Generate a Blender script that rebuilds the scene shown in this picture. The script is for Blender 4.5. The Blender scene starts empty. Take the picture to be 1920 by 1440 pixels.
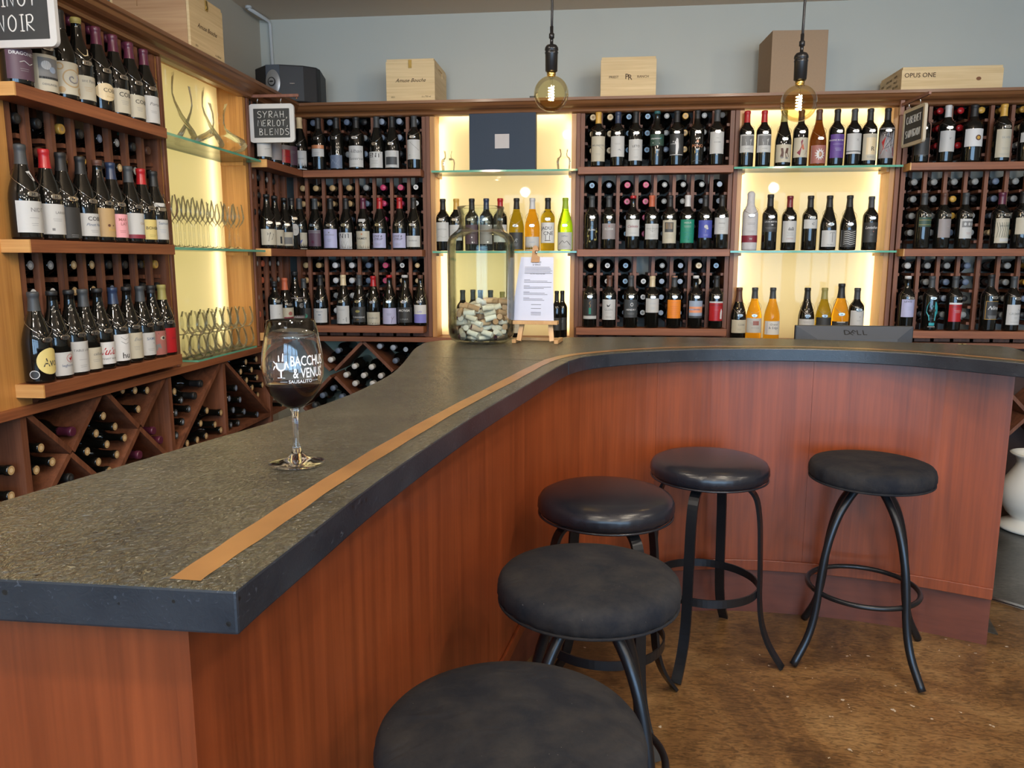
import bpy, math, random
from mathutils import Vector, Matrix
random.seed(7)
S = bpy.context.scene
COL = S.collection
R = math.radians
PI = math.pi

# ------------------------------------------------------------------ camera, world, lights, exposure
CAM_H, PITCH, YAW, FPX = 1.39, R(9.06), R(6.07), 1449.0
cam_d = bpy.data.cameras.new('camera')
cam_d.sensor_width = 36.0
cam_d.lens = FPX / 1920 * 36
cam_d.clip_start = 0.02
cam = bpy.data.objects.new('camera', cam_d)
cam.location = (0, 0, CAM_H)
cam.rotation_euler = (R(90) - PITCH, 0, YAW)
COL.objects.link(cam)
S.camera = cam
S.view_settings.view_transform = 'Standard'
S.view_settings.look = 'None'
S.view_settings.gamma = 1.0
S.view_settings.use_curve_mapping = False
S.view_settings.exposure = 0.55
S.cycles.max_bounces = 16
S.cycles.diffuse_bounces = 4
S.cycles.glossy_bounces = 4
S.cycles.transmission_bounces = 14
S.cycles.transparent_max_bounces = 24
S.cycles.caustics_reflective = False
S.cycles.caustics_refractive = True
S.cycles.blur_glossy = 0.6
S.cycles.sample_clamp_indirect = 4.0
S.cycles.use_denoising = True
S.cycles.use_adaptive_sampling = True
S.cycles.adaptive_threshold = 0.02

world = bpy.data.worlds.new('daylight')
S.world = world
world.use_nodes = True
wbg = world.node_tree.nodes['Background']
wbg.inputs['Color'].default_value = (0.43, 0.69, 1.0, 1)
wbg.inputs['Strength'].default_value = 7.5

ROOM = dict(x0=-1.97, x1=4.6, y0=-4.2, y1=4.6, z1=2.775)
WINS = [(-1.55, -0.15), (0.05, 1.45), (1.65, 3.05), (3.2, 4.3)]   # window openings in the shop front behind the camera
WZ0, WZ1 = 0.45, 2.5
for (a, b) in WINS:
    ld = bpy.data.lights.new('daylight', 'AREA')
    ld.shape = 'RECTANGLE'
    ld.size, ld.size_y = b - a, WZ1 - WZ0
    ld.cycles.is_portal = True
    lo = bpy.data.objects.new('window_daylight', ld)
    lo.location = ((a + b) / 2, ROOM['y0'] + 0.05, (WZ0 + WZ1) / 2)
    lo.rotation_euler = (R(90), 0, 0)
    COL.objects.link(lo)
# warm ceiling track spots behind and above the camera
for (x, y) in [(-1.0, -0.2), (-0.3, 0.9), (0.5, -0.3), (1.3, 0.8), (2.2, -0.3), (2.6, 1.6), (-0.9, 2.0), (1.0, 1.9), (0.4, -2.0), (2.3, -2.0)]:
    ld = bpy.data.lights.new('track_spot', 'SPOT')
    ld.energy = 25
    ld.color = (1.0, 0.87, 0.70)
    ld.spot_size = R(125)
    ld.spot_blend = 0.9
    ld.shadow_soft_size = 0.035
    lo = bpy.data.objects.new('track_spot_light', ld)
    lo.location = (x, y, 2.62)
    tgt = Vector((x * 0.6, y + 1.6, 0.6)) - Vector((x, y, 2.62))
    lo.rotation_euler = tgt.to_track_quat('-Z', 'Y').to_euler()
    COL.objects.link(lo)

# unseen point lights, added to brighten the upper walls and ceiling
for (x, y) in [(-0.9, -1.2), (0.6, -0.9), (2.1, -0.9), (3.2, 0.4), (-1.0, 0.9), (0.9, 1.4)]:
    ld = bpy.data.lights.new('fill_light', 'POINT')
    ld.energy = 16
    ld.color = (1.0, 0.86, 0.68)
    ld.shadow_soft_size = 0.06
    lo = bpy.data.objects.new('fill_light', ld)
    lo.location = (x, y, 2.25)
    COL.objects.link(lo)

# ------------------------------------------------------------------ measuring (pixel of the photo -> point on a real plane)
_cy, _sy, _cp, _sp = math.cos(YAW), math.sin(YAW), math.cos(PITCH), math.sin(PITCH)
_fw = Vector((-_sy * _cp, _cy * _cp, -_sp)); _rt = Vector((_cy, _sy, 0)); _up = _rt.cross(_fw)
def _ray(u, v): return _fw + _rt * ((u - 960) / FPX) + _up * ((720 - v) / FPX)
def on_y(u, v, y):
    d = _ray(u, v); return Vector((0, 0, CAM_H)) + d * (y / d.y)
def on_x(u, v, x):
    d = _ray(u, v); return Vector((0, 0, CAM_H)) + d * (x / d.x)
def on_z(u, v, z):
    d = _ray(u, v); return Vector((0, 0, CAM_H)) + d * ((z - CAM_H) / d.z)
def along_x(u, y, z):       # x of the point at depth y, height z seen in photo column u
    x = 0.0
    for _ in range(12):
        p = Vector((x, y, z - CAM_H)); k = p.dot(_fw)
        x += (u - (960 + FPX * p.dot(_rt) / k)) * k / FPX / _cy
    return x
def along_y(u, x, z):       # y of the point on plane x, height z seen in photo column u
    y = 3.0
    for _ in range(60):
        p = Vector((x, y, z - CAM_H)); k = p.dot(_fw); cu = 960 + FPX * p.dot(_rt) / k
        p2 = Vector((x, y + .001, z - CAM_H)); k2 = p2.dot(_fw); g = ((960 + FPX * p2.dot(_rt) / k2) - cu) / .001
        y += max(-.3, min(.3, (u - cu) / g))
    return y

# ------------------------------------------------------------------ materials
MATS = {}
def srgb(*c):
    c = c[0] if len(c) == 1 else c
    return tuple(((x / 255) / 12.92 if x / 255 <= 0.04045 else ((x / 255 + 0.055) / 1.055) ** 2.4) for x in c)
def new_mat(name):
    m = bpy.data.materials.new(name); m.use_nodes = True
    nt = m.node_tree; b = nt.nodes['Principled BSDF']
    return m, nt, b
def plain(name, col, rough=0.5, metal=0.0, spec=0.5, coat=0.0, noise=0.0, nscale=40, bump=0.0, emit=None, es=0.0):
    if name in MATS: return MATS[name]
    m, nt, b = new_mat(name)
    b.inputs['Base Color'].default_value = (*col, 1)
    b.inputs['Roughness'].default_value = rough
    b.inputs['Metallic'].default_value = metal
    b.inputs['Specular IOR Level'].default_value = spec
    b.inputs['Coat Weight'].default_value = coat
    b.inputs['Coat Roughness'].default_value = 0.12
    if emit:
        b.inputs['Emission Color'].default_value = (*emit, 1); b.inputs['Emission Strength'].default_value = es
    tc = nt.nodes.new('ShaderNodeTexCoord')
    n = nt.nodes.new('ShaderNodeTexNoise'); n.inputs['Scale'].default_value = nscale; n.inputs['Detail'].default_value = 4
    nt.links.new(tc.outputs['Object'], n.inputs['Vector'])
    if noise > 0 or not bump:
        mx = nt.nodes.new('ShaderNodeMix'); mx.data_type = 'RGBA'
        a = max(noise, 0.03)
        mx.inputs[6].default_value = (*[min(1, c * (1 - a)) for c in col], 1)
        mx.inputs[7].default_value = (*[min(1, c * (1 + a)) for c in col], 1)
        nt.links.new(n.outputs['Fac'], mx.inputs[0]); nt.links.new(mx.outputs[2], b.inputs['Base Color'])
    if bump:
        bp = nt.nodes.new('ShaderNodeBump'); bp.inputs['Strength'].default_value = bump; bp.inputs['Distance'].default_value = 0.002
        nt.links.new(n.outputs['Fac'], bp.inputs['Height']); nt.links.new(bp.outputs['Normal'], b.inputs['Normal'])
    MATS[name] = m
    return m
def wood(name, dark, light, scale=(24, 24, 1.6), rough=0.4, coat=0.15, detail=5, contrast=(0.3, 0.7), fig=2.0):
    if name in MATS: return MATS[name]
    m, nt, b = new_mat(name); L = nt.links
    tc = nt.nodes.new('ShaderNodeTexCoord'); mp = nt.nodes.new('ShaderNodeMapping'); mp.inputs['Scale'].default_value = scale
    oi = nt.nodes.new('ShaderNodeObjectInfo')
    add = nt.nodes.new('ShaderNodeVectorMath'); add.operation = 'ADD'
    L.new(tc.outputs['Object'], add.inputs[0])
    cm = nt.nodes.new('ShaderNodeCombineXYZ'); mu = nt.nodes.new('ShaderNodeMath'); mu.operation = 'MULTIPLY'; mu.inputs[1].default_value = 7.0
    L.new(oi.outputs['Random'], mu.inputs[0]); L.new(mu.outputs[0], cm.inputs[0]); L.new(mu.outputs[0], cm.inputs[1]); L.new(mu.outputs[0], cm.inputs[2])
    L.new(cm.outputs[0], add.inputs[1]); L.new(add.outputs[0], mp.inputs['Vector'])
    n1 = nt.nodes.new('ShaderNodeTexNoise'); n1.inputs['Scale'].default_value = 1.0; n1.inputs['Detail'].default_value = detail
    n1.inputs['Distortion'].default_value = fig * 0.3
    L.new(mp.outputs[0], n1.inputs['Vector'])
    mp2 = nt.nodes.new('ShaderNodeMapping'); mp2.inputs['Scale'].default_value = [s * 6 if s > 4 else s * 2.5 for s in scale]
    L.new(add.outputs[0], mp2.inputs['Vector'])
    n2 = nt.nodes.new('ShaderNodeTexNoise'); n2.inputs['Scale'].default_value = 1.0; n2.inputs['Detail'].default_value = 3
    L.new(mp2.outputs[0], n2.inputs['Vector'])
    ma = nt.nodes.new('ShaderNodeMath'); ma.operation = 'MULTIPLY_ADD'; ma.inputs[1].default_value = 0.35
    L.new(n2.outputs['Fac'], ma.inputs[0])
    sc = nt.nodes.new('ShaderNodeMath'); sc.operation = 'MULTIPLY'; sc.inputs[1].default_value = 0.65
    L.new(n1.outputs['Fac'], sc.inputs[0]); L.new(sc.outputs[0], ma.inputs[2])
    cr = nt.nodes.new('ShaderNodeValToRGB'); e = cr.color_ramp.elements
    e[0].position, e[1].position = contrast; e[0].color = (*dark, 1); e[1].color = (*light, 1)
    L.new(ma.outputs[0], cr.inputs[0]); L.new(cr.outputs[0], b.inputs['Base Color'])
    b.inputs['Roughness'].default_value = rough; b.inputs['Coat Weight'].default_value = coat; b.inputs['Coat Roughness'].default_value = 0.15
    bp = nt.nodes.new('ShaderNodeBump'); bp.inputs['Strength'].default_value = 0.08; bp.inputs['Distance'].default_value = 0.001
    L.new(n2.outputs['Fac'], bp.inputs['Height']); L.new(bp.outputs[0], b.inputs['Normal'])
    MATS[name] = m
    return m
def thin_glass(name, tint=(1, 1, 1), rough=0.0, refl=1.0):
    if name in MATS: return MATS[name]
    m = bpy.data.materials.new(name); m.use_nodes = True; nt = m.node_tree; nt.nodes.clear()
    o = nt.nodes.new('ShaderNodeOutputMaterial'); mx = nt.nodes.new('ShaderNodeMixShader')
    t = nt.nodes.new('ShaderNodeBsdfTransparent'); t.inputs[0].default_value = (*tint, 1)
    g = nt.nodes.new('ShaderNodeBsdfGlossy'); g.inputs['Roughness'].default_value = rough
    f = nt.nodes.new('ShaderNodeLayerWeight'); f.inputs['Blend'].default_value = 0.22
    ml = nt.nodes.new('ShaderNodeMath'); ml.operation = 'MULTIPLY'; ml.inputs[1].default_value = refl
    nt.links.new(f.outputs['Fresnel'], ml.inputs[0]); nt.links.new(ml.outputs[0], mx.inputs[0])
    nt.links.new(t.outputs[0], mx.inputs[1]); nt.links.new(g.outputs[0], mx.inputs[2]); nt.links.new(mx.outputs[0], o.inputs[0])
    MATS[name] = m
    return m
def glass(name, col=(1, 1, 1), rough=0.0, ior=1.5):
    if name in MATS: return MATS[name]
    m, nt, b = new_mat(name)
    b.inputs['Base Color'].default_value = (*col, 1); b.inputs['Roughness'].default_value = rough
    b.inputs['Transmission Weight'].default_value = 1.0; b.inputs['IOR'].default_value = ior
    MATS[name] = m
    return m
def glow(name, col, s):
    if name in MATS: return MATS[name]
    m = bpy.data.materials.new(name); m.use_nodes = True; nt = m.node_tree; nt.nodes.clear()
    o = nt.nodes.new('ShaderNodeOutputMaterial'); e = nt.nodes.new('ShaderNodeEmission')
    e.inputs[0].default_value = (*col, 1); e.inputs[1].default_value = s
    nt.links.new(e.outputs[0], o.inputs[0])
    MATS[name] = m
    return m

W_RACK = wood('redwood_rack', (0.090, 0.030, 0.014), (0.25, 0.092, 0.045), scale=(30, 30, 2), rough=0.55, coat=0.03)
W_SHELF = wood('mahogany_shelf', (0.15, 0.045, 0.018), (0.33, 0.115, 0.045), scale=(2, 2, 40), rough=0.5, coat=0.04)
W_PINE = wood('golden_fir', (0.36, 0.15, 0.035), (0.60, 0.30, 0.085), scale=(34, 34, 1.6), rough=0.42)
W_PINE_END = wood('fir_end_grain', (0.50, 0.24, 0.07), (0.72, 0.42, 0.16), scale=(2, 2, 45), rough=0.5)
W_CROWN = wood('crown_oak', (0.13, 0.052, 0.020), (0.28, 0.12, 0.045), scale=(1.5, 1.5, 60), rough=0.38)
W_BAR = wood('cherry_veneer', (0.145, 0.029, 0.008), (0.290, 0.064, 0.018), scale=(20, 20, 1.3), rough=0.36, coat=0.25, detail=7, contrast=(0.30, 0.70))
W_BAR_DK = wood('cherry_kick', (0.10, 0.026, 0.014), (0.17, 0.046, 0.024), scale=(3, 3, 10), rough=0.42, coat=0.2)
W_CRATE = wood('pine_crate', (0.60, 0.42, 0.20), (0.82, 0.63, 0.36), scale=(1.5, 1.5, 30), rough=0.6, coat=0.0, fig=3)
W_CRATE_D = wood('pine_crate_rosy', (0.40, 0.22, 0.11), (0.58, 0.37, 0.20), scale=(1.5, 1.5, 26), rough=0.6, coat=0.0, fig=3)
W_EASEL = wood('light_easel_wood', (0.42, 0.22, 0.08), (0.60, 0.36, 0.16), scale=(20, 20, 5), rough=0.5)
M_CHROME = plain('polished_metal', (0.75, 0.74, 0.72), 0.18, 1.0)
M_TAG = plain('pewter_tag', (0.72, 0.70, 0.66), 0.22, 1.0)
M_TAG_INK = plain('tag_engraving', (0.02, 0.02, 0.02), 0.5)
M_BLACK = plain('black_plastic', (0.012, 0.012, 0.013), 0.38)
M_BLACKMETAL = plain('black_metal', (0.022, 0.022, 0.024), 0.30, 0.6, noise=0.2)
M_BRASS = plain('brass', (0.55, 0.38, 0.12), 0.3, 1.0)
M_WALL = plain('painted_wall_grey', srgb(188, 190, 182), 0.75, noise=0.03, nscale=3)
M_WALL2 = plain('painted_wall_taupe', srgb(182, 177, 165), 0.75, noise=0.03, nscale=3)
M_CEIL = plain('painted_ceiling', srgb(214, 198, 178), 0.8, noise=0.03, nscale=2)
M_WHITE = plain('white_paint', (0.75, 0.75, 0.75), 0.5)
M_PAPER = plain('white_paper', (0.50, 0.53, 0.66), 0.7)
M_INK = plain('dark_ink', (0.03, 0.03, 0.03), 0.7)
M_CLEAR = thin_glass('clear_glass', (0.985, 0.99, 0.98), 0.0, 0.85)
M_DGLASS = plain('dark_bottle_glass', (0.006, 0.006, 0.005), 0.04, 0, 0.6)

# ------------------------------------------------------------------ mesh building
class MB:
    def __init__(self): self.v = []; self.f = []; self.mi = []; self.sm = []; self.cur = 0; self.smooth = False
    def add(self, vs, fs, mi=None, smooth=None):
        o = len(self.v); self.v += [tuple(p) for p in vs]
        for f in fs:
            self.f.append([i + o for i in f]); self.mi.append(self.cur if mi is None else mi); self.sm.append(self.smooth if smooth is None else smooth)
        return self
    def box(self, a, b, M=None, mi=None):
        (x0, y0, z0), (x1, y1, z1) = a, b
        vs = [Vector(p) for p in [(x0, y0, z0), (x1, y0, z0), (x1, y1, z0), (x0, y1, z0), (x0, y0, z1), (x1, y0, z1), (x1, y1, z1), (x0, y1, z1)]]
        if M: vs = [M @ p for p in vs]
        return self.add(vs, [(0, 3, 2, 1), (4, 5, 6, 7), (0, 1, 5, 4), (1, 2, 6, 5), (2, 3, 7, 6), (3, 0, 4, 7)], mi, False)
    def prism(self, pts, z0, z1, mi=None, caps=True):
        n = len(pts)
        vs = [(p[0], p[1], z0) for p in pts] + [(p[0], p[1], z1) for p in pts]
        fs = [(i, (i + 1) % n, n + (i + 1) % n, n + i) for i in range(n)]
        if caps: fs += [tuple(range(n - 1, -1, -1)), tuple(range(n, 2 * n))]
        return self.add(vs, fs, mi, False)
    def lathe(self, prof, n=24, c=(0, 0, 0), mi=None, smooth=True, rfun=None, M=None):
        vs = []; fs = []; rings = []
        for (r, z) in prof:
            if r < 1e-6:
                rings.append([len(vs)]); vs.append(Vector((c[0], c[1], c[2] + z)))
            else:
                idx = []
                for i in range(n):
                    a = 2 * PI * i / n; rr = r * (rfun(a, z) if rfun else 1)
                    idx.append(len(vs)); vs.append(Vector((c[0] + rr * math.cos(a), c[1] + rr * math.sin(a), c[2] + z)))
                rings.append(idx)
        for A, B in zip(rings, rings[1:]):
            if len(A) == 1 and len(B) == 1: continue
            for i in range(n):
                j = (i + 1) % n
                if len(A) == 1: fs.append((A[0], B[j], B[i]))
                elif len(B) == 1: fs.append((A[i], A[j], B[0]))
                else: fs.append((A[i], A[j], B[j], B[i]))
        if M: vs = [M @ p for p in vs]
        return self.add(vs, fs, mi, smooth)
    def tube(self, path, r, n=8, closed=False, mi=None, caps=True, flat=None, upv=None):
        """round tube (r may be a list) or, with flat=(w,t), a flat bar whose width lies along upv x tangent"""
        P = [Vector(p) for p in path]; m = len(P); vs = []; fs = []
        prev = None
        for i, p in enumerate(P):
            if closed: t = (P[(i + 1) % m] - P[i - 1])
            else: t = P[min(i + 1, m - 1)] - P[max(i - 1, 0)]
            t.normalize()
            if upv is not None: a = Vector(upv(p) if callable(upv) else upv)
            else: a = prev if prev is not None else (Vector((0, 0, 1)) if abs(t.z) < .9 else Vector((1, 0, 0)))
            a = (a - t * a.dot(t)).normalized(); b = t.cross(a); prev = a
            if flat:
                w, h = flat
                ring = [p + a * sx * w / 2 + b * sy * h / 2 for sx, sy in ((1, 1), (-1, 1), (-1, -1), (1, -1))]
            else:
                rr = r[i] if isinstance(r, (list, tuple)) else r
                ring = [p + a * rr * math.cos(2 * PI * k / n) + b * rr * math.sin(2 * PI * k / n) for k in range(n)]
            vs += ring
        k = 4 if flat else n
        for i in range(m if closed else m - 1):
            j = (i + 1) % m
            for q in range(k): fs.append((i * k + q, i * k + (q + 1) % k, j * k + (q + 1) % k, j * k + q))
        if not closed and caps: fs += [tuple(range(k - 1, -1, -1)), tuple((m - 1) * k + q for q in range(k))]
        return self.add(vs, fs, mi, not flat)
    def build(self, name, mats, parent=None, world=False, bevel=0.0, segs=2, props=None):
        me = bpy.data.meshes.new(name)
        off = parent.location if (world and parent is not None) else Vector((0, 0, 0))
        me.from_pydata([Vector(p) - off for p in self.v], [], self.f)
        if not isinstance(mats, (list, tuple)): mats = [mats]
        for m in mats: me.materials.append(m)
        me.polygons.foreach_set('material_index', [min(i, len(mats) - 1) for i in self.mi])
        me.polygons.foreach_set('use_smooth', self.sm)
        me.update()
        o = link(name, me, parent)
        if bevel:
            md = o.modifiers.new('edge', 'BEVEL'); md.width = bevel; md.segments = segs; md.limit_method = 'ANGLE'
        return o
def link(name, me, parent=None):
    o = bpy.data.objects.new(name, me); COL.objects.link(o)
    if parent is not None: o.parent = parent
    return o
def tag(o, label, cat, group=None):
    o['label'] = label; o['category'] = cat
    if group: o['group'] = group
    return o
def thing(name, label, cat, loc=(0, 0, 0), rz=0.0, group=None):
    o = bpy.data.objects.new(name, None); o.empty_display_size = 0.05
    COL.objects.link(o); o.location = loc; o.rotation_euler = (0, 0, rz)
    return tag(o, label, cat, group)
def struct(o):
    o['kind'] = 'structure'; return o
def box_obj(name, a, b, mat, parent=None, bevel=0.0, world=False):
    return MB().box(a, b).build(name, mat, parent, world, bevel)

# text as flat 2D mesh, height of capitals = 1, centred on x
_T = {}
def text2d(s, shear=0.0, res=2):
    key = (s, shear)
    if key in _T: return _T[key]
    cu = bpy.data.curves.new('t', 'FONT'); cu.body = s; cu.shear = shear; cu.resolution_u = res; cu.align_x = 'CENTER'; cu.size = 1; cu.offset = 0.008
    ob = bpy.data.objects.new('t', cu); COL.objects.link(ob)
    dg = bpy.context.evaluated_depsgraph_get(); me = ob.evaluated_get(dg).to_mesh()
    k = 1 / 0.70
    vs = [(v.co.x * k, v.co.y * k) for v in me.vertices]; fs = [tuple(p.vertices) for p in me.polygons]
    ob.evaluated_get(dg).to_mesh_clear()
    bpy.data.objects.remove(ob); bpy.data.curves.remove(cu)
    _T[key] = (vs, fs)
    return _T[key]
# hand-drawn stroke letters (for chalk)
STROKE = {
 'S': [[(.85,.85),(.6,1),(.25,.92),(.15,.72),(.4,.55),(.75,.42),(.85,.2),(.55,0),(.1,.1)]],
 'Y': [[(.05,1),(.45,.5)],[(.9,1),(.45,.5),(.3,0)]], 'R': [[(.15,0),(.2,1)],[(.1,.95),(.6,1),(.8,.78),(.6,.52),(.2,.48),(.85,0)]],
 'A': [[(.0,0),(.45,1),(.85,0)],[(.15,.35),(.72,.38)]], 'H': [[(.15,0),(.15,1)],[(.8,0),(.8,1)],[(.15,.5),(.8,.52)]],
 ',': [[(.35,.1),(.2,-.2)]], '.': [[(.35,.05),(.3,-.02)]], 'M': [[(.0,0),(.15,1),(.5,.35),(.85,1),(1,0)]],
 'E': [[(.8,1),(.15,.95),(.12,0),(.8,.05)],[(.13,.5),(.65,.52)]], 'L': [[(.2,1),(.15,0),(.75,.05)]],
 'O': [[(.5,1),(.15,.75),(.12,.25),(.45,0),(.8,.2),(.85,.7),(.5,1)]], 'T': [[(.0,.95),(.95,1)],[(.5,.97),(.45,0)]],
 'B': [[(.15,0),(.2,1)],[(.1,1),(.65,.95),(.7,.65),(.2,.52),(.75,.4),(.75,.05),(.1,0)]], 'N': [[(.12,0),(.15,1),(.75,0),(.8,1)]],
 'D': [[(.15,0),(.2,1)],[(.08,.98),(.6,.9),(.85,.5),(.6,.08),(.08,0)]], 'P': [[(.15,0),(.2,1)],[(.1,.98),(.65,.98),(.8,.72),(.55,.48),(.2,.45)]],
 'I': [[(.32,0),(.32,1)],[(.12,1),(.52,1)],[(.12,0),(.52,0)]], 'C': [[(.85,.85),(.5,1),(.15,.65),(.2,.2),(.55,0),(.9,.15)]],
 'U': [[(.12,1),(.15,.3),(.45,0),(.75,.3),(.8,1)]], 'V': [[(.05,1),(.45,0),(.85,1)]], 'G': [[(.85,.85),(.5,1),(.15,.6),(.25,.1),(.7,.05),(.85,.4),(.55,.42)]],
 ' ': []}
def spline(pts, n=8):
    P = [Vector((p[0], p[1])) for p in pts]; out = []
    for i in range(len(P) - 1):
        p0 = P[max(i - 1, 0)]; p1 = P[i]; p2 = P[i + 1]; p3 = P[min(i + 2, len(P) - 1)]
        for k in range(n):
            t = k / n
            out.append(.5 * ((2 * p1) + (p2 - p0) * t + (2 * p0 - 5 * p1 + 4 * p2 - p3) * t * t + (3 * p1 - p0 - 3 * p2 + p3) * t ** 3))
    out.append(P[-1])
    return out
def chalk(mb, s, x0, z0, h, w, y, thick, mi=None):
    """chalk strokes in the XZ plane at depth y"""
    x = x0
    for ch in s:
        for st in STROKE[ch]:
            st2 = [tuple(q) for q in spline(st, 4)] if ch in 'SOCUGDBPR' and len(st) > 3 else st
            jit = [(x + p[0] * w * .86, y, z0 + p[1] * h) for p in st2]
            mb.tube(jit, thick, 5, mi=mi)
        x += w * (0.55 if ch in ',.I' else 1)
def flat_text(mb, s, c, h, ax=(1, 0, 0), up=(0, 0, 1), shear=0.0, mi=0, wscale=1.0, nrm=0.0):
    vs, fs = text2d(s, shear); c = Vector(c); ax = Vector(ax); up = Vector(up)
    mb.add([c + ax * (x * h * wscale) + up * (y * h) for x, y in vs], fs, mi, False)
# ------------------------------------------------------------------ room shell
X0, X1, Y0, Y1, Z1 = ROOM['x0'], ROOM['x1'], ROOM['y0'], ROOM['y1'], ROOM['z1']
def floor_mat(name, c1, c2, c3, rough, chips):
    m, nt, b = new_mat(name); L = nt.links
    tc = nt.nodes.new('ShaderNodeTexCoord')
    n = nt.nodes.new('ShaderNodeTexNoise'); n.inputs['Scale'].default_value = 2.2; n.inputs['Detail'].default_value = 9; n.inputs['Roughness'].default_value = .62; n.inputs['Distortion'].default_value = 1.2
    L.new(tc.outputs['Object'], n.inputs['Vector'])
    cr = nt.nodes.new('ShaderNodeValToRGB'); e = cr.color_ramp.elements
    e[0].position = .33; e[0].color = (*c1, 1); e[1].position = .68; e[1].color = (*c3, 1); k = e.new(.5); k.color = (*c2, 1)
    L.new(n.outputs['Fac'], cr.inputs[0])
    mp = nt.nodes.new('ShaderNodeMapping'); mp.inputs['Scale'].default_value = (22, 70, 1); mp.inputs['Rotation'].default_value = (0, 0, .5)
    L.new(tc.outputs['Object'], mp.inputs[0])
    n2 = nt.nodes.new('ShaderNodeTexNoise'); n2.inputs['Scale'].default_value = 1; n2.inputs['Detail'].default_value = 5; n2.inputs['Distortion'].default_value = 2
    L.new(mp.outputs[0], n2.inputs['Vector'])
    mx = nt.nodes.new('ShaderNodeMix'); mx.data_type = 'RGBA'; mx.blend_type = 'MULTIPLY'; mx.inputs[0].default_value = .75
    cr2 = nt.nodes.new('ShaderNodeValToRGB'); cr2.color_ramp.elements[0].position = .36; cr2.color_ramp.elements[0].color = (.3, .3, .3, 1); cr2.color_ramp.elements[1].position = .6
    L.new(n2.outputs['Fac'], cr2.inputs[0]); L.new(cr.outputs[0], mx.inputs[6]); L.new(cr2.outputs[0], mx.inputs[7])
    out = mx.outputs[2]
    if chips:
        n3 = nt.nodes.new('ShaderNodeTexNoise'); n3.inputs['Scale'].default_value = 30; n3.inputs['Detail'].default_value = 6
        L.new(tc.outputs['Object'], n3.inputs['Vector'])
        n4 = nt.nodes.new('ShaderNodeTexNoise'); n4.inputs['Scale'].default_value = 1.7; n4.inputs['Detail'].default_value = 1
        L.new(tc.outputs['Object'], n4.inputs['Vector'])
        ad = nt.nodes.new('ShaderNodeMath'); ad.operation = 'MULTIPLY_ADD'; ad.inputs[1].default_value = .30
        L.new(n4.outputs['Fac'], ad.inputs[0]); L.new(n3.outputs['Fac'], ad.inputs[2])
        gt = nt.nodes.new('ShaderNodeMath'); gt.operation = 'GREATER_THAN'; gt.inputs[1].default_value = .86
        L.new(ad.outputs[0], gt.inputs[0])
        m2 = nt.nodes.new('ShaderNodeMix'); m2.data_type = 'RGBA'; m2.inputs[7].default_value = (.45, .40, .33, 1)
        L.new(gt.outputs[0], m2.inputs[0]); L.new(out, m2.inputs[6]); out = m2.outputs[2]
    L.new(out, b.inputs['Base Color'])
    b.inputs['Roughness'].default_value = rough; b.inputs['Specular IOR Level'].default_value = .5
    bp = nt.nodes.new('ShaderNodeBump'); bp.inputs['Strength'].default_value = .15; bp.inputs['Distance'].default_value = .003
    L.new(n2.outputs['Fac'], bp.inputs['Height']); L.new(bp.outputs[0], b.inputs['Normal'])
    return m
M_FLOOR = floor_mat('stained_concrete', (0.080, 0.040, 0.016), (0.205, 0.106, 0.038), (0.33, 0.195, 0.080), .38, True)
M_FLOOR2 = floor_mat('grey_bar_floor', (0.05, 0.048, 0.042), (0.085, 0.08, 0.07), (0.13, 0.125, 0.11), .3, False)
struct(MB().box((X0 - .1, Y0 - .1, -.1), (X1 + .1, Y1 + .1, 0)).build('floor', M_FLOOR))
# grey floor behind the bar, up to a metal threshold strip
fb = [(-1.66, .95), (-.62, .95), (-.52, 2.6), (-.5, 3.05), (0.4, 3.25), (1.2, 3.10), (1.53, 2.9), (1.62, 3.285), (1.683, 3.221), (1.752, 3.154), (4.55, 0.45), (4.55, 4.27), (-1.66, 4.27)]
struct(MB().prism(fb, 0.0, 0.004).build('floor_behind_bar', M_FLOOR2))
d = Vector((.069, -.067, 0)).normalized(); nrm = Vector((-.67, -.69, 0)).normalized()
p0 = Vector((1.60, 3.302, 0)); p1 = p0 + d * 3.4
mb = MB()
for o0, o1, hz in ((0, .022, .009), (.024, .034, .006)):
    a, b_ = p0 + nrm * o0, p0 + nrm * o1; c_, e_ = p1 + nrm * o1, p1 + nrm * o0
    mb.prism([a.xy, b_.xy, c_.xy, e_.xy], 0.0, hz)
struct(mb.build('trim_3', M_CHROME))
struct(box_obj('ceiling', (X0 - .1, Y0 - .1, Z1), (X1 + .1, Y1 + .1, Z1 + .1), M_CEIL))
struct(box_obj('wall_back', (X0 - .1, Y1, 0), (X1 + .1, Y1 + .1, Z1), M_WALL))
struct(box_obj('wall_left', (X0 - .1, Y0 - .1, 0), (X0, Y1, Z1), M_WALL2))
struct(box_obj('wall_right', (X1, Y0 - .1, 0), (X1 + .1, Y1, Z1), M_WALL2))
mb = MB(); xs = [X0] + [q for w in WINS for q in w] + [X1]
mb.box((X0, Y0 - .1, 0), (X1, Y0, WZ0)); mb.box((X0, Y0 - .1, WZ1), (X1, Y0, Z1))
for a, b_ in zip(xs[0::2], xs[1::2]): mb.box((a, Y0 - .1, WZ0), (b_, Y0, WZ1))
struct(mb.build('wall_front', M_WALL2))
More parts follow.
